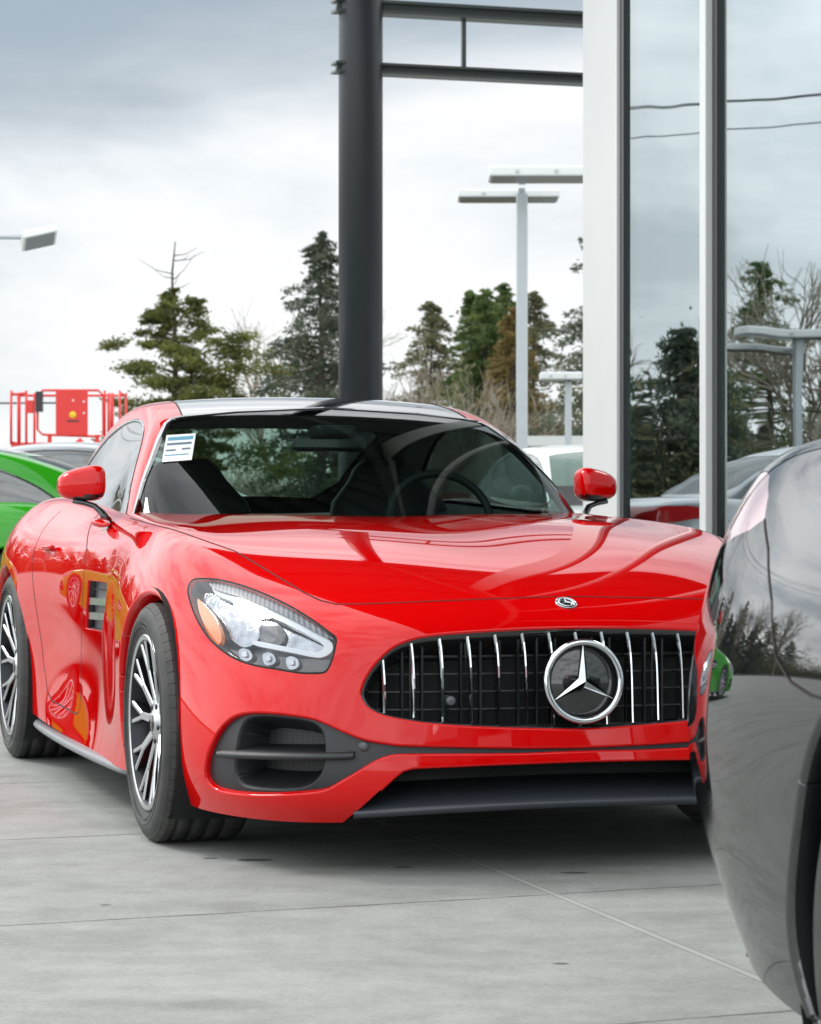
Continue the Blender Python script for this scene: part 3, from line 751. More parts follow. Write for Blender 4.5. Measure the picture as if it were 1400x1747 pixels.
        V, F = flange(SIDE, [(-.004, -.0012), (.007, -.0012), (.009, .004)])
        mesh_obj('window_trim', *fx((V, F)), M['gloss_black'], sg)
        # intake: dark insert, air duct, wing
        ins, cav = cut(INTAKE, vp, densify(smooth_poly(CAV, 2), 10), facing=-1)
        it = bpy.data.objects.new('air_intake', None); COL.objects.link(it); it.parent = root
        put('intake_surround', ins.compact().offset(-.016), M['intake_plastic'], it)
        V, F = flange(cav.offset(-.016), [(.002, .001), (.006, .01), (.020, .09)]); mesh_obj('air_duct', *fx((V, F)), M['plastic'], it)
        V, F = flange(INTAKE.offset(-.010), [(.0, .0), (.006, .010)], lambda c: c[:, 1] < -2e-5); mesh_obj('intake_lip', *fx((V, F)), M['intake_plastic'], it)
        cb = put('duct_screen', cav.offset(-.105), M['mesh_screen'], it)
        fr = hits([(371,1287),(400,1289),(450,1291),(500,1292),(550,1292),(590,1291),(602,1290)], bvh_body, .004, 8)
        bk = fr + np.array([-.085, .05, .018]); V = []; Fq = []
        up = np.array([0, 0, .007])
        n = len(fr)
        prof = [fr + [.004, 0, 0], fr + up, bk + up, bk - up, fr - up]
        for pr in prof: V += list(pr)
        for k in range(5):
            for i in range(n - 1): Fq.append((k*n+i, k*n+i+1, ((k+1)%5)*n+i+1, ((k+1)%5)*n+i))
        mesh_obj('intake_wing', *fx((V, Fq)), M['plastic'], it)
        # parking sensors
        for sx_, sy_, pc in ((620, 1272, -.012),):
            p = hit(sx_, sy_, bvh_body, pc); n_ = np.array([.93, -.33, .1]) / np.linalg.norm([.93, -.33, .1])
            V, F = revolve([(.0001, -.006), (.009, -.006), (.0105, -.004), (.0105, .0), (.014, .0005), (.014, .01)], 20)
            q = Vector((0, -1, 0)).rotation_difference(Vector(n_)).to_matrix()
            V = [np.array(q @ Vector(v)) + p for v in V]
            mesh_obj('parking_sensor', *fx((V, F)), M['grey_plastic'], it)
        # wheel wells
        for xw, zw, rw, y0 in ((0, .338, .378, -.945), (-2.63, .35, .392, -.965)):
            V, F = revolve([(rw, 0), (rw, .36), (.05, .361)], 48)
            V = [(v[0] + xw, v[1] + y0 + .012, max(v[2] + zw, .09)) for v in V]
            mesh_obj('wheel_well', *fx((V, F)), M['void'], root)
        # sill blade
        sl = []
        for x in np.linspace(-.37, -2.25, 20): sl.append((x, -.905 - .035 * math.sin(math.pi * (x + .37) / -1.88) ** .5, .158))
        mesh_obj('side_skirt', *fx(sweep(sl, .028, 8, flat=.55)), M['skirt'], root)
        # mirror
        mr = bpy.data.objects.new('door_mirror', None); COL.objects.link(mr); mr.parent = root
        V, F = [], []
        nu, nv = 28, 16
        C0 = np.array([-1.34, -.908, 1.022])
        for j in range(nv + 1):
            v = math.pi * j / nv
            for i in range(nu):
                u = 2 * math.pi * i / nu
                se = lambda c, e: math.copysign(abs(c) ** e, c)
                y = .076 * se(math.cos(v), .62); rad = abs(math.sin(v)) ** .50
                x = .068 * rad * se(math.cos(u), .75); z = .066 * rad * se(math.sin(u), .58)
                t = (y + .0761) / .1522           # 0 outside .. 1 inside
                z = z * (.56 + .44 * max(t, 0) ** .6) + .012 * t - .010
                x = x * (.75 + .25 * t) - .030 * max(1 - t, 0) ** 1.5
                V.append(C0 + [x, y, z])
        for j in range(nv):
            for i in range(nu): F.append((j*nu+i, j*nu+(i+1)%nu, (j+1)*nu+(i+1)%nu, (j+1)*nu+i))
        mv = np.array(V); top, bot = [], []
        zsplit = lambda p: .976 + .012 * (p[1] + .925) / .1
        for f in F: (top if np.mean([mv[i][2] - zsplit(mv[i]) for i in f]) > 0 else bot).append(f)
        mesh_obj('mirror_cap', *fx((mv, top)), paint, mr)
        mesh_obj('mirror_base', *fx((mv, bot)), M['gloss_black'], mr)
        arm = [(-1.33,-.94,.962),(-1.325,-.90,.955),(-1.315,-.868,.944),(-1.295,-.845,.920),(-1.28,-.832,.895)]
        mesh_obj('mirror_arm', *fx(sweep(arm, [.012,.013,.014,.016,.020], 8, flat=.7)), M['gloss_black'], mr)
        foot = []
        for k in range(7):
            t = k / 6; foot.append((-1.33 + .17 * t, -.862 + .012 * t, .895 - .012 * t))
        mesh_obj('mirror_foot', *fx(sweep(foot, [.010,.024,.030,.028,.021,.012,.004], 10, flat=.55)), paint, mr)
        # wheels
        for nm, xw, zr, ww, rr_, y0 in (('f', 0, .335, .262, .246, -.957), ('r', -2.63, .346, .300, .262, -.974)):
            wh = build_wheel(root, zr, ww, rr_)
            if m: wh.location = (xw, -y0, zr); wh.rotation_euler = (0, 0, math.pi)
            else: wh.location = (xw, y0, zr)
            wh.rotation_euler.rotate_axis('Y', .21 if nm == 'f' else .9)
    # glass house
    HB = HSHELL.both()
    rf = surf_obj('roof_frame', HB, paint, root)
    hl = HB.offset(-.022); mesh_obj('headliner', hl.V, hl.F[:, ::-1], M['leather'], rf, -hl.N)
    hl = ROOF.both().offset(-.022); mesh_obj('headliner', hl.V, hl.F[:, ::-1], M['leather'], rf, -hl.N)
    rp = surf_obj('roof_panel', ROOF.both().offset(-.0008), M['gloss_black'], root)
    V, F = flange(ROOF, [(-.003, -.0006), (.003, -.0006)], lambda c: c[:, 1] < -2e-5); mesh_obj('roof_seam', *sym((V, F)), M['gap'], rp)
    ws = surf_obj('windscreen', WIND.both().offset(-.002), M['screen_glass'], root)
    V, F = flange(WIND, [(-.002, -.001), (.012, -.0006), (.022, .001)], lambda c: c[:, 1] < -.003); mesh_obj('windscreen_seal', *sym((V, F)), M['gloss_black'], ws)
    rw = surf_obj('rear_window', REAR.both().offset(-.002), M['rear_glass'], root)
    # grille
    gi = bpy.data.objects.new('grille', None); COL.objects.link(gi); gi.parent = root
    G2 = GRILLE.both()
    mesh_obj('grille_back', G2.V + np.array([-.12, 0, 0]), G2.F, M['void'], gi, G2.N)
    V, F = flange(GRILLE.offset(-.004), [(.0, .0), (.008, .002), (.012, .02), (.012, .12)], lambda c: c[:, 1] < -2e-5); mesh_obj('grille_frame', *sym((V, F)), M['gloss_black'], gi)
    gz = lambda y: None
    bv = GRILLE.bvh()
    def span(y):
        zs = []
        for z in np.linspace(.32, .70, 153):
            p = bv.ray_cast(Vector((2, -abs(y) - 1e-4, z)), Vector((-1, 0, 0)))[0]
            if p: zs.append((z, p.x))
        return zs
    bars = []
    for k in range(-11, 12):
        y = k * .0500 + .0
        sp = span(y)
        if len(sp) < 4: continue
        z0, z1 = sp[0][0], sp[-1][0]
        bars.append(boxm(sp[0][1] - .085, sp[0][1] - .07, y - .003, y + .003, z0, z1))
    for z in np.arange(.375, .65, .045):
        pts = []
        for y in np.linspace(-.58, .58, 40):
            p = bv.ray_cast(Vector((2, -abs(y) - 1e-4, z)), Vector((-1, 0, 0)))[0]
            if p: pts.append((p.x - .072, y, z))
        if len(pts) > 2: bars.append(sweep(pts, .0042, 6))
    mesh_obj('grille_lattice', *join(*bars), M['lattice'], gi, smooth=False)
    for k in range(-7, 8):
        y = k * .0722
        sp = span(y)
        if len(sp) < 6: continue
        z0, z1 = sp[0][0] + .010, sp[-1][0] - .006
        xs = np.interp(np.linspace(z0, z1, 9), [q[0] for q in sp], [q[1] for q in sp]) - .014
        zz = np.linspace(z0, z1, 9)
        bow = .010 * np.sin(np.linspace(0, math.pi, 9))
        V, F = [], []
        for x, z, b_ in zip(xs, zz, bow):
            for dx, dy in ((.0, -.0020), (.0, .0020), (-.005, .0048), (-.028, .0056), (-.028, -.0056), (-.005, -.0048)):
                V.append((x + b_ * .5 + dx, y + dy, z))
        for i in range(8):
            for q in range(6): F.append((i*6+q, i*6+(q+1)%6, (i+1)*6+(q+1)%6, (i+1)*6+q))
        F += [tuple(range(6))[::-1], tuple(48 + q for q in range(6))]
        mesh_obj('grille_vane', V, F, M['chrome'], gi, smooth=False)
    emb = bpy.data.objects.new('star_emblem', None); COL.objects.link(emb); emb.parent = gi
    ring, star = star_mesh(.1005, .0088, .017)
    zc, xc = .4935, .972
    tilt = Matrix.Rotation(R(-4), 3, 'Y')
    place = lambda VF: ([np.array(tilt @ Vector(v)) + [xc, 0, zc] for v in VF[0]], VF[1])
    mesh_obj('emblem_ring', *place(ring), M['chrome'], emb)
    mesh_obj('emblem_star', *place(star), M['chrome'], emb, smooth=False)
    V, F = revolve([(.0001, .006), (.095, .006), (.1, .014)], 48)
    V = [(-v[1], v[0], v[2]) for v in V]; mesh_obj('emblem_disc', *place((V, F)), M['gloss_black'], emb)
    for sx_, sy_ in ((769, 1194),):
        p = hit(sx_, sy_, bvh_body, -.03)
        V, F = revolve([(.0001, .02), (.010, .02), (.012, .017), (.012, -.03)], 20)
        for s_ in (1, -1): mesh_obj('grille_sensor', [(v[1] + p[0], v[0] + s_ * p[1], v[2] + p[2]) for v in V], F, M['grey_plastic'], gi)
    p = hit(962, 1029, bvh_body); p[1] = 0
    nrm = np.array(bvh_body.find_nearest(Vector(p))[1]); nrm[1] = 0
    q = Vector((1, 0, 0)).rotation_difference(Vector(nrm)).to_matrix()
    hb = bpy.data.objects.new('hood_badge', None); COL.objects.link(hb); hb.parent = hood
    rg, st = star_mesh(.020, .0024, .003)
    V, F = revolve([(.0001, -.0015), (.027, -.0015), (.0285, .0015)], 32); V = [(-v[1], v[0], v[2]) for v in V]
    pl = lambda VF, d=.001: ([np.array(q @ Vector(v)) + p + nrm * d for v in VF[0]], VF[1])
    mesh_obj('badge_disc', *pl((V, F)), M['gloss_black'], hb); mesh_obj('badge_ring', *pl(rg, .003), M['chrome'], hb); mesh_obj('badge_star', *pl(st, .003), M['chrome'], hb, smooth=False)
    ro = sweep([(0, .0275 * math.sin(t), .0275 * math.cos(t)) for t in np.linspace(0, 2*math.pi, 33)[:-1]], .0014, 6, True, up=(1, 0, 0)); mesh_obj('badge_rim', *pl(ro, .002), M['chrome'], hb)
    # lower opening and splitter
    L2 = LOWER.both()
    lo = bpy.data.objects.new('lower_intake', None); COL.objects.link(lo); lo.parent = root
    V = []; F = []
    ys = np.linspace(-.585, .585, 41)
    xf = lambda y: .992 - .16 * (abs(y) / .66) ** 2.6
    prof = [(-.34, .355), (-.24, .355), (-.225, .236), (-.12, .218), (-.032, .203), (-.008, .197), (.002, .190), (.003, .183), (-.004, .175), (-.03, .170), (-.4, .172)]
    for y in ys:
        dz_ = -.024 * (abs(y) / .585) ** 2.2
        for dx, z in prof: V.append((xf(y) + dx, y, z + (dz_ if z < .3 else 0)))
    n = len(prof)
    for i in range(len(ys) - 1):
        for k in range(n - 1): F.append((i*n+k, i*n+k+1, (i+1)*n+k+1, (i+1)*n+k))
    mid = [0 if (f % (n - 1)) < 2 else 1 for f in range((len(ys) - 1) * (n - 1))]
    mesh_obj('intake_lining', V, [f for f, k in zip(F, mid) if k == 0], M['mesh_screen'], lo)
    mesh_obj('splitter', V, [f for f, k in zip(F, mid) if k == 1], M['splitter'], root)
    # underside
    V, F = boxm(-3.3, .70, -.74, .74, .150, .158); mesh_obj('floor_pan', V, F, M['void'], root, smooth=False)
    # cabin
    V, F = [], []
    mesh_obj('dashboard', *sym((CABIN.V - np.array([0, 0, .012]), CABIN.F)), M['leather'], root)
    for s_ in (-1, 1):
        seat = [(-2.10, 0, .70), (-2.10, 0, .85), (-2.15, 0, .96), (-2.18, 0, 1.04), (-2.195, 0, 1.09), (-2.20, 0, 1.12)]
        wd = [.25, .25, .22, .15, .12, .08]; V, F = [], []
        for (x, y, z), w_ in zip(seat, wd):
            for k in range(16):
                a = 2 * math.pi * k / 16
                V.append((x + .055 * math.copysign(abs(math.cos(a)) ** .7, math.cos(a)), s_ * .38 + w_ * math.copysign(abs(math.sin(a)) ** .6, math.sin(a)), z))
        for j in range(5):
            for k in range(16): F.append((j*16+k, j*16+(k+1)%16, (j+1)*16+(k+1)%16, (j+1)*16+k))
        F.append(tuple(80 + k for k in range(16)))
        mesh_obj('seat', V, F, M['leather'], root)
    st = [(-1.50 - .06 * math.cos(t), .385 + .185 * math.sin(t), .895 + .165 * math.cos(t)) for t in np.linspace(0, 2*math.pi, 41)[:-1]]
    mesh_obj('steering_wheel', *sweep(st, .015, 8, True), M['leather'], root)
    V, F = boxm(-1.60, -1.55, -.13, .13, 1.135, 1.195); o = mesh_obj('rear_view_mirror', V, F, M['gloss_black'], root); bevel(o, .015, 2)
    V, F = boxm(-1.60, -1.46, -.07, .07, 1.18, 1.225); o = mesh_obj('sensor_pod', V, F, M['plastic'], root); bevel(o, .015, 2)
    # price sheet inside the windscreen
    q = patch(WIND, [(284,743),(334,740),(327,785),(276,789)], .0012)
    if q:
        sh = surf_obj('window_sheet', q, M['sheet'], root)
        for poly, mt in (([(287,747),(330,744),(329,750),(286,753)], 'sheet_blue'), ([(285,757),(327,754),(326.5,758),(284.4,761)], 'sheet_ink'), ([(283,768),(300,767),(299.6,770),(282.5,771)], 'sheet_ink'), ([(310,765),(325,764),(324.6,767),(309.6,768)], 'sheet_ink'), ([(281,777),(322,774),(321.7,776),(280.6,779)], 'sheet_blue')):
            k = patch(WIND, poly, .0020, 6)
            if k: surf_obj('printed_line', k, M[mt], sh)
    return root
# ------------------------------------------------------------------ the place
def at(px, py, D): return np.array([(px - CX) * D / F_PX, D, CAM_H - (py - YH) * D / F_PX])
def math_n(nt, op, a, b=None):
    m = nt.nodes.new('ShaderNodeMath'); m.operation = op
    for i, v in enumerate((a, b)):
        if v is None: continue
        if isinstance(v, (int, float)): m.inputs[i].default_value = v
        else: nt.links.new(v, m.inputs[i])
    return m.outputs[0]
def concrete_mat():
    m = pm('slab_concrete', (.42, .42, .40), .72); nt = m.node_tree; b = nt.nodes['Principled BSDF']
    tc = nt.nodes.new('ShaderNodeTexCoord'); sp = nt.nodes.new('ShaderNodeSeparateXYZ'); nt.links.new(tc.outputs['Object'], sp.inputs[0])
    def noise(scale, det, vec=None, rough=.55):
        n = nt.nodes.new('ShaderNodeTexNoise'); n.inputs['Scale'].default_value = scale; n.inputs['Detail'].default_value = det; n.inputs['Roughness'].default_value = rough
        nt.links.new(vec or tc.outputs['Object'], n.inputs['Vector']); return n.outputs['Fac']
    mp = nt.nodes.new('ShaderNodeMapping'); mp.inputs['Rotation'].default_value = (0, 0, R(-20)); mp.inputs['Scale'].default_value = (.55, 2.0, 1); nt.links.new(tc.outputs['Object'], mp.inputs[0])
    big = noise(1.3, 9, None, .68); streak = noise(2.2, 6, mp.outputs[0], .6); fine = noise(70, 9, None, .8); mid = noise(9, 6, None, .65)
    v = math_n(nt, 'ADD', math_n(nt, 'MULTIPLY', big, .60), math_n(nt, 'MULTIPLY', streak, .40))
    cr = nt.nodes.new('ShaderNodeValToRGB'); e = cr.color_ramp.elements
    e[0].position = .33; e[0].color = (.205, .208, .180, 1); e[1].position = .66; e[1].color = (.355, .368, .348, 1)
    k = e.new(.5); k.color = (.292, .304, .286, 1)
    nt.links.new(v, cr.inputs[0])
    sc = nt.nodes.new('ShaderNodeVectorMath'); sc.operation = 'SCALE'; nt.links.new(cr.outputs[0], sc.inputs[0])
    f = math_n(nt, 'ADD', math_n(nt, 'MULTIPLY', fine, 1.1), math_n(nt, 'ADD', math_n(nt, 'MULTIPLY', mid, .60), .15)); nt.links.new(f, sc.inputs['Scale'])
    # cross joints (hairline cracks along saw cuts) and long sealed joints
    wob = math_n(nt, 'MULTIPLY', math_n(nt, 'SUBTRACT', noise(2.5, 6, None, .7), .5), .035)
    u = math_n(nt, 'ADD', math_n(nt, 'SUBTRACT', sp.outputs['Y'], math_n(nt, 'MULTIPLY', sp.outputs['X'], .385)), wob)
    uu = math_n(nt, 'PINGPONG', math_n(nt, 'ADD', math_n(nt, 'SUBTRACT', u, 4.62), 16.2), .81)
    brk = math_n(nt, 'MULTIPLY', noise(3.5, 6, None, .7), .030)
    crack = math_n(nt, 'LESS_THAN', uu, math_n(nt, 'SUBTRACT', brk, .0085))
    sl = math_n(nt, 'ADD', sp.outputs['X'], math_n(nt, 'MULTIPLY', sp.outputs['Y'], .300))
    s2 = math_n(nt, 'PINGPONG', math_n(nt, 'ADD', math_n(nt, 'SUBTRACT', sl, 2.262), 46.0), 2.3)
    seal = math_n(nt, 'LESS_THAN', s2, .0085)
    sedge = math_n(nt, 'LESS_THAN', math_n(nt, 'ABSOLUTE', math_n(nt, 'SUBTRACT', s2, .0115)), .0030)
    def mixc(a, fac, col):
        x = nt.nodes.new('ShaderNodeMix'); x.data_type = 'RGBA'; nt.links.new(fac, x.inputs['Factor']); nt.links.new(a, x.inputs['A']); x.inputs['B'].default_value = (*col, 1); return x.outputs['Result']
    vo = nt.nodes.new('ShaderNodeTexVoronoi'); vo.inputs['Scale'].default_value = 2.3; nt.links.new(tc.outputs['Object'], vo.inputs['Vector'])
    spot = math_n(nt, 'LESS_THAN', vo.outputs['Distance'], math_n(nt, 'MULTIPLY', math_n(nt, 'SUBTRACT', noise(.7, 2), .50), .16))
    c = mixc(sc.outputs[0], math_n(nt, 'MULTIPLY', spot, .8), (.06, .06, .058))
    wv = noise(14, 5, None, .7)
    for ox, oy, rx, ry in ((-.415, 7.0, .050, .034), (-.535, 7.03, .022, .016), (-.02, 6.86, .030, .016), (-.72, 6.2, .016, .012), (.42, 6.75, .035, .02), (-1.02, 5.2, .03, .02), (.31, 5.4, .02, .014), (-.35, 4.95, .12, .06)):
        dx = math_n(nt, 'DIVIDE', math_n(nt, 'SUBTRACT', sp.outputs['X'], ox), rx); dy = math_n(nt, 'DIVIDE', math_n(nt, 'SUBTRACT', sp.outputs['Y'], oy), ry)
        dd = math_n(nt, 'SQRT', math_n(nt, 'ADD', math_n(nt, 'MULTIPLY', dx, dx), math_n(nt, 'MULTIPLY', dy, dy)))
        mr = nt.nodes.new('ShaderNodeMapRange'); mr.inputs['From Min'].default_value = .75; mr.inputs['From Max'].default_value = 1.0; mr.inputs['To Min'].default_value = .85 if rx < .1 else .16; mr.inputs['To Max'].default_value = 0
        nt.links.new(math_n(nt, 'ADD', dd, math_n(nt, 'MULTIPLY', math_n(nt, 'SUBTRACT', wv, .5), 1.4)), mr.inputs['Value']); c = mixc(c, mr.outputs['Result'], (.05, .05, .05))
    c = mixc(c, math_n(nt, 'MULTIPLY', crack, .75), (.07, .068, .06)); c = mixc(c, math_n(nt, 'MULTIPLY', sedge, .55), (.16, .155, .14)); c = mixc(c, math_n(nt, 'MULTIPLY', math_n(nt, 'MULTIPLY', seal, noise(4, 4)), 1.0), (.46, .455, .42))
    nt.links.new(c, b.inputs['Base Color'])
    bp = nt.nodes.new('ShaderNodeBump'); bp.inputs['Strength'].default_value = .35; bp.inputs['Distance'].default_value = .004
    h = math_n(nt, 'SUBTRACT', math_n(nt, 'ADD', math_n(nt, 'MULTIPLY', fine, .5), mid), math_n(nt, 'MULTIPLY', crack, 2.0)); nt.links.new(h, bp.inputs['Height']); nt.links.new(bp.outputs[0], b.inputs['Normal'])
    return m
V, F = boxm(-30, 22, -26, 42, -.2, 0); o = mesh_obj('concrete_yard', V, F, concrete_mat(), smooth=False); tag(o, kind='structure')
# ground to the horizon
def terrain():
    nx, ny = 60, 60; V = []
    for j in range(ny + 1):
        for i in range(nx + 1):
            x = -900 + 1800 * i / nx; y = -600 + 1800 * j / ny
            V.append((x, y, -.06))
    F = [(j*(nx+1)+i, j*(nx+1)+i+1, (j+1)*(nx+1)+i+1, (j+1)*(nx+1)+i) for j in range(ny) for i in range(nx)]
    return V, F
o = mesh_obj('ground', *terrain(), pm('rough_grass_ground', (.10, .105, .06), .95, noise=.4, nscale=.4)); tag(o, kind='structure')
o = mesh_obj('road', *boxm(-120, 120, 46, 58, -.058, -.02), pm('asphalt', (.055, .055, .058), .85, noise=.25, nscale=3), smooth=False); tag(o, kind='structure')
# ------------------------------------------------------------------ showroom: pilaster, curtain wall, canopy
AX = np.array([SN, -CS, 0]); CR = np.array([CS, SN, 0])          # along the glass (towards the viewer) and across
M['wall_white'] = pm('white_cladding', (.60, .61, .60), .38, noise=.04, nscale=3)
M['frame_white'] = pm('white_frame', (.62, .64, .63), .30)
M['frame_black'] = pm('black_gasket', (.010, .011, .013), .35)
M['col_black'] = pm('column_paint', (.021, .026, .033), .45, noise=.1, nscale=6)
M['beam'] = pm('beam_paint', (.085, .10, .10), .42)
M['pane'] = glass('curtain_glass', (.30, .42, .38), 1.0, 1.9, wave=.06, floor=.34)
def frame_box(P, du, u0, u1, v0, v1, z0, z1):
    """box in the facade frame: u along du, v across (perpendicular, to the right)"""
    dv = np.array([du[1], -du[0], 0]) * -1
    V = [np.array(P) + du * u + dv * v + np.array([0, 0, z]) for z in (z0, z1) for v in (v0, v1) for u in (u0, u1)]
    return V, [(0, 2, 3, 1), (4, 5, 7, 6), (0, 1, 5, 4), (2, 6, 7, 3), (0, 4, 6, 2), (1, 3, 7, 5)]
TH = R(8); FU = np.array([math.sin(TH), -math.cos(TH), 0])       # run of the glass wall
P0 = np.array([(1060 - 700) * 14.95 / F_PX, 14.95, 0])
TOPZ = 8.55
bld = empty('showroom', 'glass fronted white showroom along the right of the picture', 'building')
# v>0 is into the building
def fb(u0, u1, v0, v1, z0, z1): return frame_box(P0, FU, u0, u1, v0, v1, z0, z1)
o = mesh_obj('corner_pilaster', *fb(-.94, -.012, -.03, .5, 0, TOPZ), M['wall_white'], bld, smooth=False); bevel(o, .006, 2)
o = mesh_obj('pilaster_edge', *fb(-.0115, .045, -.040, .4, 0, TOPZ), M['frame_white'], bld, smooth=False); bevel(o, .004, 1)
sp = [.0, 2.07, 4.9, 7.7, 10.5]
for i, u in enumerate(sp):
    if i:
        o = mesh_obj('mullion', *fb(u - .070, u + .045, -.055, .06, 0, TOPZ), M['frame_white'], bld, smooth=False); bevel(o, .004, 1)
    o = mesh_obj('gasket', *fb(u + .0455, u + .135, -.020, .06, 0, TOPZ), M['frame_black'], bld, smooth=False)
    if i < len(sp) - 1:
        mesh_obj('glass_pane', *fb(u + .1355, sp[i+1] - .0705, .0, .012, .10, TOPZ - .1), M['pane'], bld, smooth=False)
o = mesh_obj('base_rail', *fb(.065, 10.5, -.06, .06, .0, .095), M['frame_white'], bld, smooth=False)
o = mesh_obj('interior_floor', *fb(-.3, 12, .1, 9, .002, .02), pm('showroom_tile', (.16, .16, .155), .3), bld, smooth=False)
o = mesh_obj('interior_back_wall', *fb(-.3, 12, 8.6, 9, .02, TOPZ), pm('interior_wall', (.22, .23, .22), .8), bld, smooth=False)
o = mesh_obj('interior_end_wall', *fb(-.93, -.80, .5, 9, .02, TOPZ), pm('interior_end', (.30, .31, .30), .8), bld, smooth=False)
o = mesh_obj('roof', *fb(-.94, 13, -.03, 9, TOPZ, 8.885), M['wall_white'], bld, smooth=False)
M['blind'] = pm('interior_blind', (.55, .60, .58), .8)
for u0_, u1_ in ((1.02, 1.95), (2.85, 4.80), (5.6, 7.6)): mesh_obj('interior_blind', *fb(u0_, u1_, .30, .33, .02, TOPZ), M['blind'], bld, smooth=False)
mesh_obj('interior_pier', *fb(.14, 10.4, .9, 1.0, .02, TOPZ), pm('interior_pier', (.035, .045, .042), .6), bld, smooth=False)
# canopy
cn = empty('canopy', 'flat steel canopy with ribbed underside above the red sports car', 'canopy')
CC0 = np.array([-.372, 19.6, 0])                 # foot of the column
def cb(u0, u1, v0, v1, z0, z1): return frame_box(CC0, AX, u0, u1, v0, v1, z0, z1)   # v: towards the building
M['soffit'] = pm('canopy_soffit', (.055, .062, .066), .5)
V, F = [], []
def ribbed(u0, u1, v0, v1, z, n):
    V, F = [], []
    dv = np.array([AX[1], -AX[0], 0]) * -1
    prof = []
    pitch = (u1 - u0) / n
    for k in range(n):
        a = u0 + k * pitch; prof += [(a, z), (a + pitch * .55, z), (a + pitch * .65, z + .05), (a + pitch * .9, z + .05)]
    prof.append((u1, z))
    for u, zz in prof:
        for v in (v0, v1): V.append(CC0 + AX * u + dv * v + np.array([0, 0, zz]))
    for i in range(len(prof) - 1): F.append((2*i, 2*i+1, 2*i+3, 2*i+2))
    return V, F
mesh_obj('soffit', *ribbed(-.55, 16.6, -3.6, 4.2, 8.9, 80), M['soffit'], cn, smooth=False)
mesh_obj('deck', *cb(-.55, 16.6, -3.6, 4.2, 8.98, 9.2), M['beam'], cn, smooth=False)
for u in (.6, 2.8, 5.0, 7.2, 9.4, 11.6, 13.8, 16.0): mesh_obj('soffit_beam', *cb(u - .08, u + .08, -3.55, 4.15, 8.72, 8.898), M['soffit'], cn, smooth=False)
for v in (-3.6, -.08): mesh_obj('edge_beam', *cb(-.5, 16.5, v - .08, v + .08, 8.60, 8.715), M['beam'], cn, smooth=False)
# column and the two rails to the building
V, F = revolve([(.0001, 0), (.165, 0), (.165, 8.6), (.0001, 8.6)], 64)
cl = mesh_obj('steel_column', [(v[0], v[2], v[1]) for v in V], [f[::-1] for f in F], M['col_black']); cl.location = CC0; tag(cl, 'round black steel column rising behind the roof of the red sports car', 'column')
tr = empty('rail_truss', 'dark horizontal steel rails between the black column and the white pilaster', 'truss')
def ibeam(z0, h, nm):
    pts = cb(-.08, .08, -.21, 2.2, z0, z0 + h * .22), cb(-.024, .024, -.19, 2.2, z0 + h * .222, z0 + h * .778), cb(-.08, .08, -.21, 2.2, z0 + h * .78, z0 + h)
    mesh_obj(nm, *join(*pts), M['beam'], tr, smooth=False)
ibeam(4.182, .081, 'lower_rail'); ibeam(4.632, .10, 'upper_rail')
mesh_obj('rail_post', *cb(-.016, .016, .79, .822, 4.265, 4.630), M['beam'], tr, smooth=False)
# ------------------------------------------------------------------ lamp posts
M['pole_grey'] = pm('galvanised_pole', (.46, .50, .52), .4, .3, noise=.08, nscale=5)
M['lamp_white'] = pm('lamp_head_white', (.70, .72, .72), .4)
M['lamp_glass'] = pm('lamp_underside', (.20, .215, .225), .3)
def lamp_post(loc, H, r, heads, label, rz=0):
    o = empty('lamp_post', label, 'lamp post', loc, rz)
    V, F = boxm(-r, r, -r, r, 0, H); p = mesh_obj('pole', V, F, M['pole_grey'], o, smooth=False); bevel(p, r * .2, 2)
    V, F = boxm(-r*1.6, r*1.6, -r*1.6, r*1.6, 0, .25); mesh_obj('pole_base', V, F, M['pole_grey'], o, smooth=False)
    for (x0, x1, y0, y1, z, t) in heads:
        h = empty('lamp_head'); h.parent = o
        c = mesh_obj('housing', *boxm(x0, x1, y0, y1, z, z + t), M['lamp_white'], h, smooth=False); bevel(c, t * .18, 2)
        mesh_obj('diffuser', *boxm(x0 + .05, x1 - .05, y0 + .05, y1 - .05, z - .012, z - .002), M['lamp_glass'], h, smooth=False)
        for k in (.25, .6): mesh_obj('bolt', *boxm(x0 + (x1-x0)*k - .03, x0 + (x1-x0)*k + .03, y0 - .02, y0 - .002, z + t * .3, z + t * .6), M['pole_grey'], h, smooth=False)
        mesh_obj('arm', *boxm(-r * .6, r * .6, min(0, y0 + .1), max(0, y1 - .1), z + t * .2, z + t * .7), M['pole_grey'], h, smooth=False)
    return o
b = at(890, 330, 45); LP1 = lamp_post((b[0], 45, 0), b[2], .095, [(-.60, 1.25, -1.5, -.5, b[2] + .11, .17), (-1.08, .68, .5, 1.4, b[2] + .0, .13)], 'tall grey lamp post with two long flat heads left of the white pilaster')
b = at(969, 650, 72); lamp_post((b[0], 72, 0), b[2], .088, [(-.78, .36, -.4, .4, b[2] + .02, .21)], 'small distant white lamp post with one flat head beside the white pilaster')
b = at(-40, 398, 36)
lp = lamp_post((b[0] - .5, 36, 0), b[2] + .1, .09, [], 'lamp post at the left picture edge holding out one tilted shoebox lamp')
h = empty('lamp_head'); h.parent = lp; q = at(66, 406, 36) - np.array([b[0] - .5, 36, 0])
V, F = boxm(-.24, .24, -.20, .20, -.055, .055); c = mesh_obj('housing', V, F, M['lamp_white'], h, smooth=False); bevel(c, .015, 2)
mesh_obj('diffuser', *boxm(-.20, .20, -.17, .17, -.068, -.058), M['lamp_glass'], h, smooth=False)
h.location = q; h.rotation_euler = (R(-24), R(-14), R(18))
mesh_obj('arm', *sweep([(0, 0, q[2] + .02), (q[0] - .2, q[1], q[2] + .01)], .035, 8), M['pole_grey'], lp)
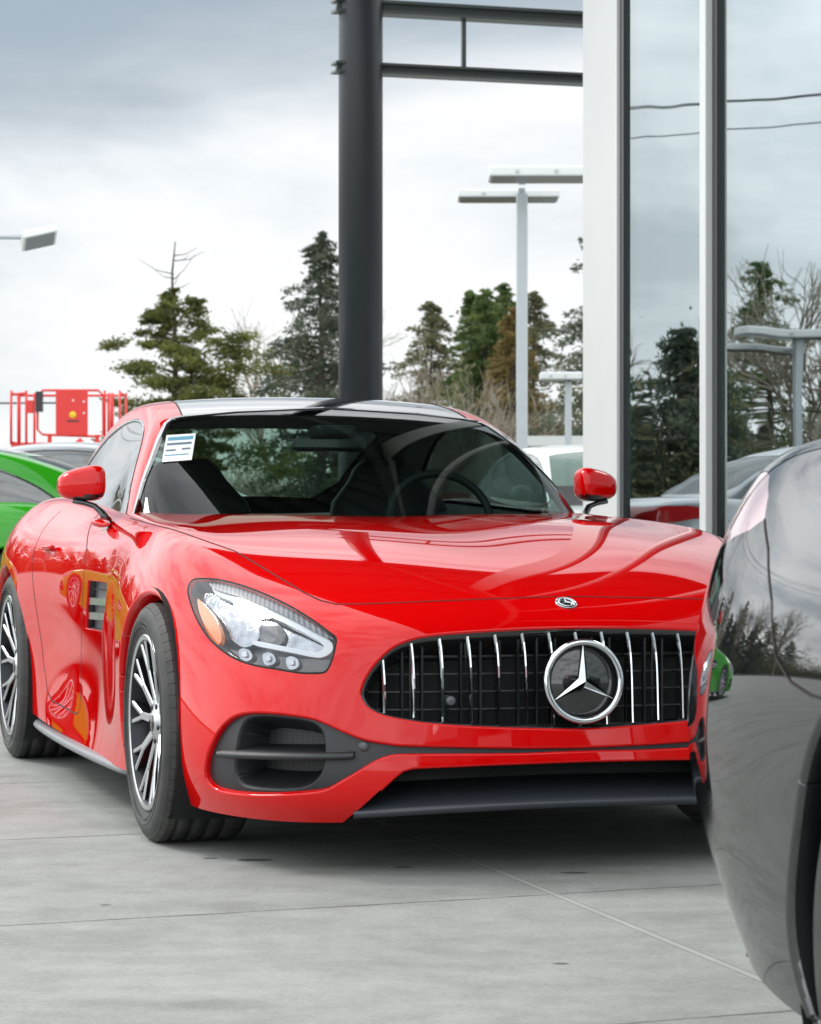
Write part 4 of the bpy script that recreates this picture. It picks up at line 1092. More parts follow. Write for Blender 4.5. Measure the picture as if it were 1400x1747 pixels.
lamp_post((-15.8, 50.0, 0), 4.45, .11, [(-1.1, 1.3, -.4, .4, 4.45, .16), (-.5, 1.6, .6, 1.3, 4.2, .12)], 'low lamp post beyond the left picture edge, seen mirrored in the showroom glass')
w_ = empty('low_building', 'low white building far behind the tall lamp post', 'building', (wx_ := (905 - CX) * 79 / F_PX, 79, 0))
mesh_obj('wall', *boxm(0, 9, 0, 6, 0, 2.85), M['wall_white'], w_, smooth=False); mesh_obj('parapet', *boxm(-.1, 9.1, -.1, 6.1, 2.85, 3.15), M['frame_white'], w_, smooth=False)
cbp = [(-30 + 32.5 * t, 60, 3.46 - .35 * math.sin(math.pi * t) * .3) for t in np.linspace(0, 1, 20)]
cb_ = mesh_obj('overhead_cable', *sweep([p for p in cbp if p[0] < -7], .022, 6), M['frame_black']); tag(cb_, 'dark cable crossing behind the red lift at the left picture edge', 'cable')
M['timber'] = pm('pole_timber', (.12, .09, .065), .85, noise=.3, nscale=6)
for (x_, y_), lab in (((-30, 36), 'timber utility pole beyond the left picture edge, nearer of the two carrying the cables'), ((-13.5, 62), 'timber utility pole beyond the left picture edge, farther of the two carrying the cables')):
    o = empty('utility_pole', lab, 'utility pole', (x_, y_, 0)); V, F = revolve([(.0001, 0), (.15, 0), (.11, 11.3), (.0001, 11.3)], 12); mesh_obj('pole', [(v[0], v[2], v[1]) for v in V], [f[::-1] for f in F], M['timber'], o); mesh_obj('crossarm', *boxm(-1.1, 1.1, -.06, .06, 10.6, 10.72), M['timber'], o, smooth=False)
for k_, (dx_, z_, sg) in enumerate(((-.9, 10.75, .7), (.9, 10.75, .9), (0, 9.9, .5))):
    o = mesh_obj('power_cable', *sweep([(-30 + dx_ + 16.5 * t, 36 + 26 * t, z_ - sg * 4 * t * (1 - t)) for t in np.linspace(0, 1, 24)], .015, 5), M['frame_black']); tag(o, ('outer sagging cable between the two timber utility poles', 'inner sagging cable between the two timber utility poles', 'lowest cable between the two timber utility poles')[k_], 'cable')
# ------------------------------------------------------------------ platform lift
M['lift_red'] = pm('lift_red', (.66, .02, .015), .4, 0, .2); M['lift_yellow'] = pm('lift_yellow', (.85, .52, .02), .5); M['lift_dark'] = pm('lift_dark', (.03, .03, .035), .6)
def platform_lift():
    D = 42.0; s = D / F_PX
    c = at(118, 760, D)
    o = empty('platform_lift', 'red platform lift with railed basket raised above the parked cars', 'lift', (c[0], D, 0))
    zf = c[2]; X0, X1, Y0, Y1 = -.86, .86, -.45, .45; H = .86
    mesh_obj('basket_floor', *boxm(X0, X1, Y0, Y1, zf - .04, zf + .02), M['lift_red'], o, smooth=False)
    tub = lambda P, r=.020: sweep(P, r, 8)
    for y in (Y0, Y1):
        for x in (X0, -.62, .62, X1): mesh_obj('rail_post', *tub([(x, y, zf), (x, y, zf + H)]), M['lift_red'], o)
    for x in (-.745,): mesh_obj('rail_post', *tub([(x, Y0, zf), (x, Y0, zf + H * .95)]), M['lift_red'], o)
    for x in (.68, .745): mesh_obj('rail_post', *tub([(x, Y0, zf + .05), (x, Y0, zf + H * .95)]), M['lift_red'], o)
    for z in (zf + .04, zf + H * .95):
        mesh_obj('rail', *tub([(X0, Y0, z), (X0, Y1, z), (X1, Y1, z), (X1, Y0, z)]), M['lift_red'], o)
    mesh_obj('rail', *tub([(X0, Y0, zf + H * .92), (-.62, Y0, zf + H * .95)]), M['lift_red'], o)
    g = [(-.36, Y0 - .02, zf + .16), (-.44, Y0 - .02, zf + .24), (-.44, Y0 - .02, zf + .78), (-.36, Y0 - .02, zf + .86), (.52, Y0 - .02, zf + .86), (.60, Y0 - .02, zf + .78), (.60, Y0 - .02, zf + .16), (.52, Y0 - .02, zf + .13)]
    mesh_obj('gate_frame', *sweep(g, .020, 8, True, up=(0, 1, 0)), M['lift_red'], o)
    p = mesh_obj('panel', *boxm(-.145, .36, Y0 - .075, Y0 - .045, zf + .15, zf + .86), M['lift_red'], o, smooth=False)
    V, F = revolve([(.0001, 0), (.055, 0), (.055, .01)], 24); mesh_obj('round_sticker', [(v[0] + .125, v[1] + Y0 - .088, v[2] + zf + .47) for v in V], F, M['lift_yellow'], p)
    mesh_obj('warning_strip', *boxm(.03, .22, Y0 - .082, Y0 - .0755, zf + .36, zf + .385), M['lift_dark'], p, smooth=False)
    for x, z in ((.13, .70), (.30, .68), (.30, .50)): mesh_obj('rivet', *boxm(x - .014, x + .014, Y0 - .081, Y0 - .0755, zf + z - .014, zf + z + .014), M['lamp_white'], p, smooth=False)
    mesh_obj('control_box', *boxm(-.46, -.36, Y0 - .10, Y0 + .06, zf + .52, zf + .84), M['lift_dark'], o, smooth=False)
    mesh_obj('control_box', *boxm(-.62, -.50, Y0 - .08, Y0 + .06, zf + .50, zf + .70), M['lift_red'], o, smooth=False)
    for x in (-.25, .50): mesh_obj('hanger', *boxm(x - .03, x + .03, Y0 - .03, Y0 + .03, zf - .02, zf + .16), M['lift_red'], o, smooth=False)
    mesh_obj('boom', *sweep([(.1, .5, zf + .05), (.4, 2.2, 1.2), (.4, 3.4, .9)], [.10, .13, .15], 4), M['lift_red'], o, smooth=False)
    ch = mesh_obj('chassis', *boxm(-.75, 1.4, 2.4, 4.8, .38, .95), M['lift_red'], o, smooth=False); bevel(ch, .06, 2)
    for x in (-.7, 1.35):
        for y in (2.8, 4.4):
            V, F = revolve([(.05, -.12), (.33, -.12), (.36, -.08), (.36, .08), (.33, .12), (.05, .12)], 24); mesh_obj('tyre', [(v[1] + x, v[0] + y, v[2] + .36) for v in V], F, M['rubber'], o)
    return o
platform_lift()
# ------------------------------------------------------------------ other parked cars: a saloon built the same way
def saloon_surfaces():
    Fg = [[(x - .10, y * .97, z * s) for x, y, z in row] for row, s in zip([
     [(.93,0,.19),(.93,.22,.19),(.905,.43,.185),(.84,.61,.18),(.71,.765,.18),(.45,.875,.18)],
     [(.965,0,.27),(.963,.22,.27),(.937,.43,.26),(.877,.64,.255),(.737,.795,.255),(.465,.905,.26)],
     [(.968,0,.38),(.965,.22,.38),(.942,.43,.38),(.882,.635,.38),(.742,.80,.39),(.47,.912,.40)],
     [(.960,0,.49),(.957,.21,.49),(.932,.42,.49),(.872,.625,.50),(.73,.785,.51),(.46,.90,.54)],
     [(.945,0,.61),(.942,.21,.61),(.918,.41,.61),(.850,.60,.62),(.70,.765,.645),(.44,.875,.68)],
     [(.900,0,.715),(.895,.20,.715),(.875,.40,.715),(.81,.57,.725),(.655,.725,.75),(.42,.815,.79)]], (1,)*6)]
    def col(k, c, w=0): return [(.890 + w, .20), (.918 + w, .31), (.900 + w, .47), (.930 + w, .64), (.903 + w, .82), (.795, c)]
    Sx = [(.12, [(.870,.20),(.905,.30),(.915,.42),(.915,.56),(.890,.72),(.80,.83)]), (-.12, col(1,.875,.005)), (-.45, col(2,.92,.005)), (-.9, col(3,.955)), (-1.4, col(4,.968)), (-1.9, col(5,.978)), (-2.4, col(6,.99)),
          (-2.85, col(7,1.005,.012)), (-3.2, col(8,1.02,.010)), (-3.58, [(.84,.23),(.885,.36),(.905,.50),(.905,.64),(.87,.83),(.765,1.01)]), (-3.88, [(.66,.27),(.755,.37),(.805,.49),(.81,.62),(.765,.82),(.67,.985)])]
    B = []
    for k in range(6):
        y5, z5 = Sx[-1][1][k]; B.append([(-3.88 - .17 * (1 - (y / .8) ** 2), y * y5 / .8, z5) for y in (0, .2, .4, .57, .70, .8)])
    Tc = [None, (.70,.80), (.42,.885), (.0,.94), (-.40,.965), (-.72,.975), (-1.4,.94), (-2.2,.94), (-2.95,.99), (-3.3,1.03), (-3.62,1.035), None]
    fy = [0, .24, .47, .68, .86, 1]; wx = [0, .03, .12, .33, .68, 1]; wz = [0, .05, .18, .40, .72, 1]
    T = [Fg[5]]
    for j in range(1, 11):
        X5 = Sx[j-1][0]; y5, z5 = Sx[j-1][1][5]; xc, zc = Tc[j]
        T.append([(xc + (X5 - xc) * wx[i], y5 * fy[i], zc + (z5 - zc) * wz[i]) for i in range(5)] + [(X5, y5, z5)])
    T.append(B[5])
    S = [[Fg[k][5]] + [(X, r[k][0], r[k][1]) for X, r in Sx[:-1]] + [B[k][5]] for k in range(6)]
    Vs, Fs, o = [], [], 0
    for g in (Fg, T, S, B):
        V, F = quad_grid(g); Vs.append(V); Fs.append(F + o); o += len(V)
    body = half_surface(np.concatenate(Vs), np.concatenate(Fs), (-1.4, 0, .6), 3)
    rows = [((-.62,.90),(-.85,.75,.92),.80), ((-.80,1.02),(-1.02,.735,1.03),.80), ((-1.10,1.24),(-1.25,.68,1.235),.80), ((-1.42,1.405),(-1.50,.62,1.385),.80), ((-1.95,1.465),(-1.95,.60,1.43),.80),
            ((-2.45,1.44),(-2.45,.60,1.40),.80), ((-2.85,1.32),(-2.85,.61,1.285),.80), ((-3.18,1.14),(-3.15,.62,1.12),.79), ((-3.45,.98),(-3.42,.60,.96),.76)]
    G = []
    for (xc, zc), (xo, yo, zo), yb in rows:
        r = [(xc + (xo - xc) * f ** 2.2, yo * f, zc + (zo - zc) * f ** 2.2) for f in (0, .36, .68, .93)] + [(xo, yo, zo - .02)]
        for t in (.38, .72, 1.0): r.append((xo, yo + (yb - yo) * t ** .85 + .02 * math.sin(math.pi * t), zo - .02 + (.80 - zo) * t))
        G.append(r)
    house = half_surface(*quad_grid(G), (-2.1, 0, .9), 3)
    return body, house
SBODY, SHOUSE = saloon_surfaces()
syz = lambda V: np.stack([V[:, 1], V[:, 2]], -1)
def cut_saloon():
    P = {}
    S = SBODY
    S, P['archf'] = cut(S, sxz, arch_poly(0, .335, .375), lambda c: c[:, 1] < -.5)
    S, P['archr'] = cut(S, sxz, arch_poly(-2.85, .335, .375), lambda c: c[:, 1] < -.5)
    S, P['head'] = cut(S, sxz, smooth_poly([(.14,.70),(.10,.755),(.30,.745),(.55,.715),(.72,.675),(.74,.62),(.60,.615),(.35,.645)], 1), lambda c: (c[:, 0] > 0) & (c[:, 1] < -.2))
    S, P['tail'] = cut(S, sxz, smooth_poly([(-3.595,.955),(-3.72,.960),(-3.95,.955),(-4.2,.95),(-4.2,.82),(-3.95,.82),(-3.78,.835),(-3.63,.858),(-3.465,.888)], 1), lambda c: (c[:, 0] < -3.2) & (c[:, 1] < -.35))
    S, P['grille'] = cut(S, syz, densify([(-.42,.40),(-.46,.50),(-.40,.60),(-.30,.63),(.2,.63),(.2,.38),(-.34,.38)], .04), lambda c: c[:, 0] > .5, facing=1)
    P['shell'] = S.compact()
    H = SHOUSE
    H, P['side'] = cut(H, sxz, densify(smooth_poly([(-.96,.96),(-1.10,1.09),(-1.32,1.24),(-1.55,1.335),(-1.9,1.378),(-2.3,1.365),(-2.65,1.29),(-2.92,1.17),(-3.05,1.05),(-2.9,.985),(-2.0,.97)], 1), .05), lambda c: c[:, 1] < -.5)
    H, P['wind'] = cut(H, sxy, densify([(-.5,.2),(-.5,-.5),(-.80,-.715),(-1.05,-.675),(-1.30,-.61),(-1.45,-.565),(-1.46,-.3),(-1.42,.2)], .05), lambda c: (c[:, 2] > .9) & (c[:, 0] > -1.7))
    H, P['rear'] = cut(H, sxy, densify([(-2.70,.2),(-2.70,-.50),(-2.80,-.545),(-3.12,-.55),(-3.30,-.48),(-3.34,.2)], .05), lambda c: (c[:, 2] > .9) & (c[:, 0] < -2.4))
    P['house'] = H.compact()
    return P
SP = cut_saloon()
M['tail_red'] = pm('tail_lens_red', (.42, .012, .015), .12, 0, 1.0)
M['tail_clear'] = pm('tail_lens_pale', (.62, .40, .42), .10, 0, 1.0)
M['head_lens'] = pm('head_lens', (.42, .45, .48), .12, .4, 1.0)
def saloon(label, paint, loc, heading, tail='tail_red', glassm='side_glass'):
    root = empty('saloon_car', label, 'car', (loc[0], loc[1], 0), heading)
    B = SP['shell'].both(); surf_obj('body', B, paint, root)
    bb = SBODY.bvh()
    for nm in ('archf', 'archr'):
        e_ = flange(SP[nm], [(.004,.0006),(.008,.004),(.01,.012),(.01,.05)], lambda c: c[:, 2] > .17)
        for q_ in (e_, flip(e_)): mesh_obj('wheel_arch_lip', *q_, paint, root)
    for m in (0, 1):
        fx = flip if m else (lambda q: q)
        pt = lambda nm, S_, mat, par=root: surf_obj(nm, S_.mirrored() if m else S_, mat, par)
        pt('headlight', SP['head'].offset(-.002), M['head_lens']); tl = pt('tail_lamp', SP['tail'].offset(-.001), M[tail])
        V, F = flange(SP['tail'], [(.0005, .0004), (.003, .002)]); mesh_obj('lamp_seal', *fx((V, F)), M['void'], tl)
        w = pt('side_window', SP['side'].offset(-.003), M[glassm]); mesh_obj('window_trim', *fx(flange(SP['side'], [(-.006,-.001),(.008,-.001),(.010,.004)])), M['chrome' if paint is M['green'] else 'gloss_black'], w)
        def line(xz, w_=.004):
            P, N = [], []
            for x, z in densify(xz, .02, False):
                p, n, i, t = bb.ray_cast(Vector((x, -1.6, z)), Vector((0, 1, 0)))
                if p: P.append(np.array(p)); N.append(np.array(n))
            return fx(ribbon(P, N, w_, .0012))
        mesh_obj('door_line', *line([(-.62,.93),(-.60,.8),(-.58,.5),(-.60,.30),(-1.62,.27),(-1.64,.6),(-1.62,.95)]), M['gap'], root)
        mesh_obj('door_line', *line([(-1.64,.30),(-2.30,.29),(-2.48,.55),(-2.62,.75),(-2.66,.95)]), M['gap'], root)
        mesh_obj('bumper_line', *line([(-3.465,.888),(-3.385,.846),(-3.30,.775),(-3.245,.699),(-3.18,.668),(-3.109,.655),(-3.02,.650)]), M['gap'], root)
        for x in (-1.45, -2.42):
            p, n, i, t = bb.ray_cast(Vector((x, -1.6, .84)), Vector((0, 1, 0))); p = np.array(p)
            mesh_obj('door_handle', *fx(sweep([p + np.array([dx, -.006 - .02 * (1 - (dx / .1) ** 2), 0]) for dx in np.linspace(-.1, .1, 9)], .012, 8)), paint, root)
        V, F = sweep([(-.98,-.86,1.03),(-.98,-.90,1.045),(-.98,-.96,1.05),(-.985,-1.0,1.045),(-.99,-1.03,1.03)], [.03,.062,.068,.060,.02], 24); mesh_obj('door_mirror', *fx((V, F)), paint, root)
        for xw in (0, -2.85):
            V, F = revolve([(.385, 0), (.385, .36), (.05, .361)], 32); V = [(v[0] + xw, v[1] - .895, max(v[2] + .335, .1)) for v in V]; mesh_obj('wheel_well', *fx((V, F)), M['void'], root)
            wh = empty('wheel'); wh.parent = root
            r = .332; prof = [(.22,.02),(.235,.004),(r-.05,-.004),(r-.02,.004),(r-.004,.022),(r,.05)]
            for g in (.08,.12,.16): prof += [(r, g-.006),(r-.008,g-.004),(r-.008,g+.004),(r,g+.006)]
            prof += [(r,.19),(r-.02,.226),(r-.06,.23),(.22,.2)]
            mesh_obj('tyre', *revolve(prof, 64), M['rubber'], wh)
            V, F = revolve([(.232,.012),(.226,.004),(.212,.01),(.205,.04),(.20,.18)], 48); parts = [(V, F)]
            for k in range(5):
                a = 2 * math.pi * k / 5; c, s_ = math.cos(a), math.sin(a)
                q = [(.03,-.03,.03),(.03,.03,.03),(.215,.018,.012),(.215,-.018,.012)]; v1 = [(x*c - y*s_, z, x*s_ + y*c) for x, y, z in q]; v2 = [(v[0], v[1]+.03, v[2]) for v in v1]
                parts.append((v1 + v2, [(0,1,2,3),(0,4,5,1),(1,5,6,2),(2,6,7,3),(3,7,4,0)]))
            parts.append(revolve([(.0001,.022),(.05,.024),(.06,.05)], 24))
            mesh_obj('rim', *join(*parts), M['alloy'] if paint is not M['black_paint'] else M['dark_alloy'], wh, smooth=False)
            mesh_obj('brake_disc', *revolve([(.05,.09),(.16,.09),(.16,.12)], 32), M['disc'], wh)
            if m: wh.location = (xw, .905, .332); wh.rotation_euler = (0, 0, math.pi)
            else: wh.location = (xw, -.905, .332)
    surf_obj('roof', SP['house'].both(), paint, root)
    surf_obj('windscreen', SP['wind'].both().offset(-.002), M['screen_glass'], root); surf_obj('rear_window', SP['rear'].both().offset(-.002), M['screen_glass'], root)
    G = SP['grille'].both(); surf_obj('grille', G.offset(-.03), M['plastic'], root)
    mesh_obj('floor_pan', *boxm(-3.8, .7, -.72, .72, .19, .20), M['void'], root, smooth=False)
    mesh_obj('cabin_floor', *boxm(-3.1, -.9, -.70, .70, .60, .62), M['void'], root, smooth=False)
    for x in (-1.75, -2.6):
        for s_ in (-1, 1):
            V, F = boxm(x - .06, x + .06, s_ * .38 - .22, s_ * .38 + .22, .62, 1.12); o = mesh_obj('seat', V, F, M['leather'], root); bevel(o, .05, 3)
    mesh_obj('number_plate', *boxm(-4.062, -4.056, -.15, .15, .70, .80), M['lamp_white'], root, smooth=False)
    return root
M['silver'] = pm('silver_paint', (.40, .42, .44), .3, .5, 1.0); M['white'] = pm('white_paint', (.76, .77, .77), .3, 0, 1.0); M['purple'] = pm('plum_grey_paint', (.10, .085, .16), .3, .3, 1.0); M['maroon'] = pm('maroon_paint', (.12, .012, .02), .3, 0, 1.0)
def heading(dx, dy): return math.atan2(dy, dx)
CAR = build_sports_car('glossy red two door sports car parked nose towards the viewer', M['red'])
def recolour(o, pairs):
    for ob in [o] + list(o.children_recursive):
        if ob.type == 'MESH':
            for s in ob.material_slots:
                if s.material in pairs:
                    new = pairs[s.material]; s.link = 'OBJECT'; s.material = new
GREEN = copy_tree(CAR); recolour(GREEN, {M['red']: M['green']})
GREEN['label'] = 'bright green sports car parked side on behind the red car'
GREEN.matrix_world = Matrix.Translation((-4.88, 16.6, 0)) @ Matrix.Rotation(heading(-1, .06), 4, 'Z')
for ob in list(GREEN.children):
    if ob.name.startswith(('window_sheet',)):
        for c in list(ob.children): bpy.data.objects.remove(c)
        bpy.data.objects.remove(ob)
# black car close on the right, tail away from us
h = heading(SN, -CS)
BLK_TAIL = np.array([.50, 3.95])
bp = BLK_TAIL - np.array([math.cos(h), math.sin(h)]) * (-3.45) - np.array([-math.sin(h), math.cos(h)]) * (-.88)
BLACK = saloon('glossy black car with its rear corner close at the right picture edge', M['black_paint'], bp, h, 'tail_clear')
BLACK.scale = (1, 1, 1.035)
saloon('silver saloon directly behind the green sports car', M['silver'], (-4.6, 20.3), heading(-1, .05))
saloon('white saloon half hidden behind the white pilaster', M['white'], (2.02, 19.0), heading(SN, -CS))
saloon('dark maroon car farther back between the red car and the pilaster', M['maroon'], (5.5, 26), heading(1, 0))
# ------------------------------------------------------------------ trees
def leaf_mat(name, dark, light):
    m = bpy.data.materials.new(name); m.use_nodes = True; nt = m.node_tree; b = nt.nodes['Principled BSDF']
    b.inputs['Roughness'].default_value = .7; b.inputs['Specular IOR Level'].default_value = .25
    tc = nt.nodes.new('ShaderNodeTexCoord'); n = nt.nodes.new('ShaderNodeTexNoise'); n.inputs['Scale'].default_value = 1.4; n.inputs['Detail'].default_value = 6; n.inputs['Roughness'].default_value = .65
    nt.links.new(tc.outputs['Object'], n.inputs['Vector'])
    r = nt.nodes.new('ShaderNodeValToRGB'); r.color_ramp.elements[0].position = .38; r.color_ramp.elements[1].position = .64
    r.color_ramp.elements[0].color = (*dark, 1); r.color_ramp.elements[1].color = (*light, 1)
    nt.links.new(n.outputs['Fac'], r.inputs[0]); nt.links.new(r.outputs[0], b.inputs['Base Color'])
    t = nt.nodes.new('ShaderNodeBsdfTranslucent'); nt.links.new(r.outputs[0], t.inputs[0]); mx = nt.nodes.new('ShaderNodeMixShader'); mx.inputs[0].default_value = .4
    nt.links.new(b.outputs[0], mx.inputs[1]); nt.links.new(t.outputs[0], mx.inputs[2]); nt.links.new(mx.outputs[0], nt.nodes['Material Output'].inputs[0]); return m
M['fir'] = leaf_mat('fir_needles', (.065, .085, .060), (.14, .165, .108)); M['pine'] = leaf_mat('pine_needles', (.060, .080, .024), (.21, .215, .055))
M['cedar'] = leaf_mat('cedar_foliage', (.075, .125, .042), (.175, .225, .070)); M['rust'] = leaf_mat('rusty_cedar_foliage', (.18, .14, .05), (.30, .22, .085)); M['olive'] = leaf_mat('olive_fir_needles', (.11, .115, .062), (.22, .21, .11))
M['bark'] = pm('bark', (.075, .06, .048), .9, noise=.3, nscale=4); M['pale_bark'] = pm('pale_bark', (.34, .30, .24), .9, noise=.2, nscale=3)
def tubes(segs, n=4):
    """segs: (p0,p1,r0,r1)"""
    V, F = [], []
    for p0, p1, r0, r1 in segs:
        p0, p1 = np.asarray(p0, float), np.asarray(p1, float); t = p1 - p0; L = np.linalg.norm(t)
        if L < 1e-6: continue
        t /= L; u = np.cross(t, [0, 0, 1.0] if abs(t[2]) < .9 else [1.0, 0, 0]); u /= np.linalg.norm(u); w = np.cross(t, u); o = len(V)
        for p, r in ((p0, r0), (p1, r1)):
            for k in range(n):
                a = 2 * math.pi * k / n; V.append(p + r * (math.cos(a) * u + math.sin(a) * w))
        for k in range(n): F.append((o + k, o + (k + 1) % n, o + n + (k + 1) % n, o + n + k))
    return V, F
def conifer(label, x, y, H, W, mat, seed, bare_top=0.0, z0=.12, droop=.25, dens=1.0, cat='tree', irregular=.25, shape=1.0, leaf=.30, group=None, clump=0.0):
    """tapered leader, whorls of limbs, and thousands of small needle sprays strung along every limb"""
    rg = np.random.default_rng(seed); o = empty('conifer_tree', label, cat, (x, y, 0), rg.uniform(0, 6.28), group)
    segs = []; k = 10
    for i in range(k):
        a, b = i / k, (i + 1) / k
        segs.append(((math.sin(i * 1.3) * .01 * H * a, 0, H * a), (math.sin((i + 1) * 1.3) * .01 * H * b, 0, H * b), .017 * H * (1 - a) + .02, .017 * H * (1 - b) + .015))
    nb = int(100 * dens); top = 1 - bare_top
    lob = rg.uniform(.6, 1.3, 24); C, Aax, SZ = [], [], []
    for i in range(nb):
        t = (i + rg.uniform(0, 1)) / nb; h = z0 + (top - z0) * t
        az = rg.uniform(0, 2 * math.pi)
        L = W * ((1 - t) ** shape * .93 + .07) * (1 - irregular + 2 * irregular * rg.uniform()) * lob[int(az / 6.2832 * 8) % 8 + 8 * int(t * 2.99)] ** (irregular * 2)
        base = np.array([0, 0, H * h]); d = np.array([math.cos(az), math.sin(az), 0]); side = np.array([-d[1], d[0], 0])
        rise = rg.uniform(-.1, .35) - droop
        tip = base + d * L + np.array([0, 0, rise * L]); mid = (base + tip) / 2 + np.array([0, 0, .10 * L])
        segs += [(base, mid, .006 * H * (1 - t) + .010, .010), (mid, tip, .010, .004)]
        n = int((30 + 60 * L / max(leaf * 4, .1)) * (1 + .9 * clump))
        s = rg.uniform(.06, 1.0, n) ** .7
        if clump:
            cs = rg.uniform(.45, 1.0, 3); s = np.where(rg.uniform(0, 1, n) < clump, np.clip(cs[rg.integers(0, 3, n)] + rg.normal(0, .07, n), .05, 1.05), s)
        P = np.where((s < .5)[:, None], base + (mid - base) * 2 * s[:, None], mid + (tip - mid) * (2 * s[:, None] - 1))
        wd = (.36 * L * (1 - s * .72) + .07)[:, None]
        P = P + side * wd * rg.normal(0, .5, (n, 1)) + d * rg.normal(0, .05, (n, 1)) * L + np.array([0, 0, 1.0]) * (rg.normal(0, .16 + .04 * clump, (n, 1)) * wd + .02 - rg.exponential(.07, (n, 1)) * (1 - clump) * min(L, 1))
        C.append(P); Aax.append(d * rg.uniform(.3, 1, (n, 1)) + rg.normal(0, .5, (n, 3))); SZ.append(leaf * rg.uniform(.4, 1.1, n))
    n = int(380 * dens); t = rg.uniform(0, 1, n) ** .7
    C.append(np.stack([0 * t, 0 * t, H * (top - .20 * (1 - t))], 1) + rg.normal(0, 1, (n, 3)) * np.array([1, 1, .5]) * (W * (.012 + .10 * (1 - t)))[:, None])
    a = rg.normal(0, 1, (n, 3)); a[:, 2] = abs(a[:, 2]); Aax.append(a); SZ.append(leaf * rg.uniform(.35, .85, n))
    C, A, SZ = np.concatenate(C), np.concatenate(Aax), np.concatenate(SZ)[:, None]
    A /= np.linalg.norm(A, axis=1)[:, None]; B = np.cross(A, rg.normal(0, 1, C.shape)); B /= np.maximum(np.linalg.norm(B, axis=1), 1e-6)[:, None]
    n = len(C); V = np.stack([C - A * SZ * .5, C + B * SZ * .17 + A * SZ * .05, C + A * SZ * .6, C - B * SZ * .17], 1).reshape(-1, 3); F = np.arange(4 * n).reshape(n, 4)
    if bare_top:
        for q in range(8):
            h = top + bare_top * rg.uniform(.0, .85); az = rg.uniform(0, 6.28); L = W * rg.uniform(.15, .45); b = np.array([0, 0, H * h]); e = b + np.array([math.cos(az) * L, math.sin(az) * L, L * rg.uniform(.3, 1.0)]); m_ = (b + e) / 2 - np.array([0, 0, .10 * L])
            segs += [(b, m_, .016, .011), (m_, e, .011, .004)]
    mesh_obj('trunk', *tubes(segs), M['bark'], o); mesh_obj('crown', V, F, M[mat], o, smooth=False)
    return o
def bare_tree(label, x, y, H, seed, mat='pale_bark', spread=.5, levels=5, group=None, stems=1, r0=.016):
    rg = np.random.default_rng(seed); o = empty('bare_tree', label, 'tree', (x, y, 0), 0, group); segs, tw = [], []
    def grow(p, d, L, r, lev):
        n = 3; q = p.copy()
        for i in range(n):
            d = d + rg.normal(0, .12, 3); d[2] += .05; d /= np.linalg.norm(d); e = q + d * L / n
            (segs if lev > 1 else tw).append((q, e, r * (1 - .25 * i / n), r * (1 - .25 * (i + 1) / n))); q = e
            if lev > 0 and i:
                for _ in range(2 if lev > 2 else 1):
                    nd = d + rg.normal(0, spread, 3); nd /= np.linalg.norm(nd); grow(q, nd, L * rg.uniform(.5, .75), r * .55, lev - 1)
        if lev > 0:
            for _ in range(2):
                nd = d + rg.normal(0, spread * .7, 3); nd /= np.linalg.norm(nd); grow(q, nd, L * rg.uniform(.55, .8), r * .6, lev - 1)
    for s in range(stems):
        d = np.array([rg.normal(0, .25 if stems > 1 else .05), rg.normal(0, .2 if stems > 1 else .05), 1.0]); grow(np.array([rg.normal(0, .25) if stems > 1 else 0, 0, 0.0]), d / np.linalg.norm(d), H * .42, H * r0, levels)
    mesh_obj('trunk', *join(tubes(segs), tubes(tw, 3)), M[mat], o)
    return o
def wx(px, D): return (px - CX) * D / F_PX
def hz(py, D): return CAM_H - (py - YH) * D / F_PX
G = 'trees behind the yard'
conifer('tall sparse pine with a bare broken leader above the red lift', wx(297, 70), 70, hz(412, 70), 2.3, 'pine', 3, bare_top=.17, z0=.20, dens=1.15, irregular=.52, shape=.46, leaf=.17, droop=.05, group=G, clump=.85)
conifer('grey green fir just left of the black column', wx(547, 80), 80, hz(398, 80), 3.0, 'fir', 5, z0=.08, dens=1.7, irregular=.34, shape=.85, leaf=.20, group=G)
conifer('olive fir right of the black column', wx(735, 105), 105, hz(516, 105), 3.0, 'olive', 8, z0=.06, dens=1.5, irregular=.32, shape=.75, leaf=.22, group=G)
conifer('slim green cedar, left of the trio beside the tall lamp post', wx(803, 100), 100, hz(497, 100), 1.5, 'cedar', 11, z0=.05, dens=1.9, irregular=.18, shape=.55, leaf=.22, group=G)
conifer('full green cedar in the middle of the trio beside the tall lamp post', wx(827, 99), 99, hz(496, 99), 2.2, 'cedar', 12, z0=.04, dens=2.4, irregular=.2, shape=.6, leaf=.22, group=G)
conifer('pointed dark cedar, right of the trio beside the tall lamp post', wx(859, 101), 101, hz(484, 101), 1.8, 'cedar', 13, z0=.04, dens=2.0, irregular=.18, shape=.6, leaf=.22, group=G)
conifer('rust brown cedar directly left of the tall lamp post', wx(874, 97), 97, hz(526, 97), 2.1, 'rust', 14, z0=.03, dens=2.2, irregular=.15, shape=.7, leaf=.20, group=G)
conifer('grey olive spruce right of the tall lamp post', wx(910, 104), 104, hz(498, 104), 2.7, 'olive', 15, z0=.04, dens=1.7, irregular=.28, shape=.75, leaf=.22, group=G)
conifer('dark tall fir partly hidden by the white pilaster', wx(1040, 85), 85, hz(330, 85), 2.5, 'fir', 16, z0=.06, dens=1.3, irregular=.38, shape=.6, leaf=.22, droop=.3, group=G)
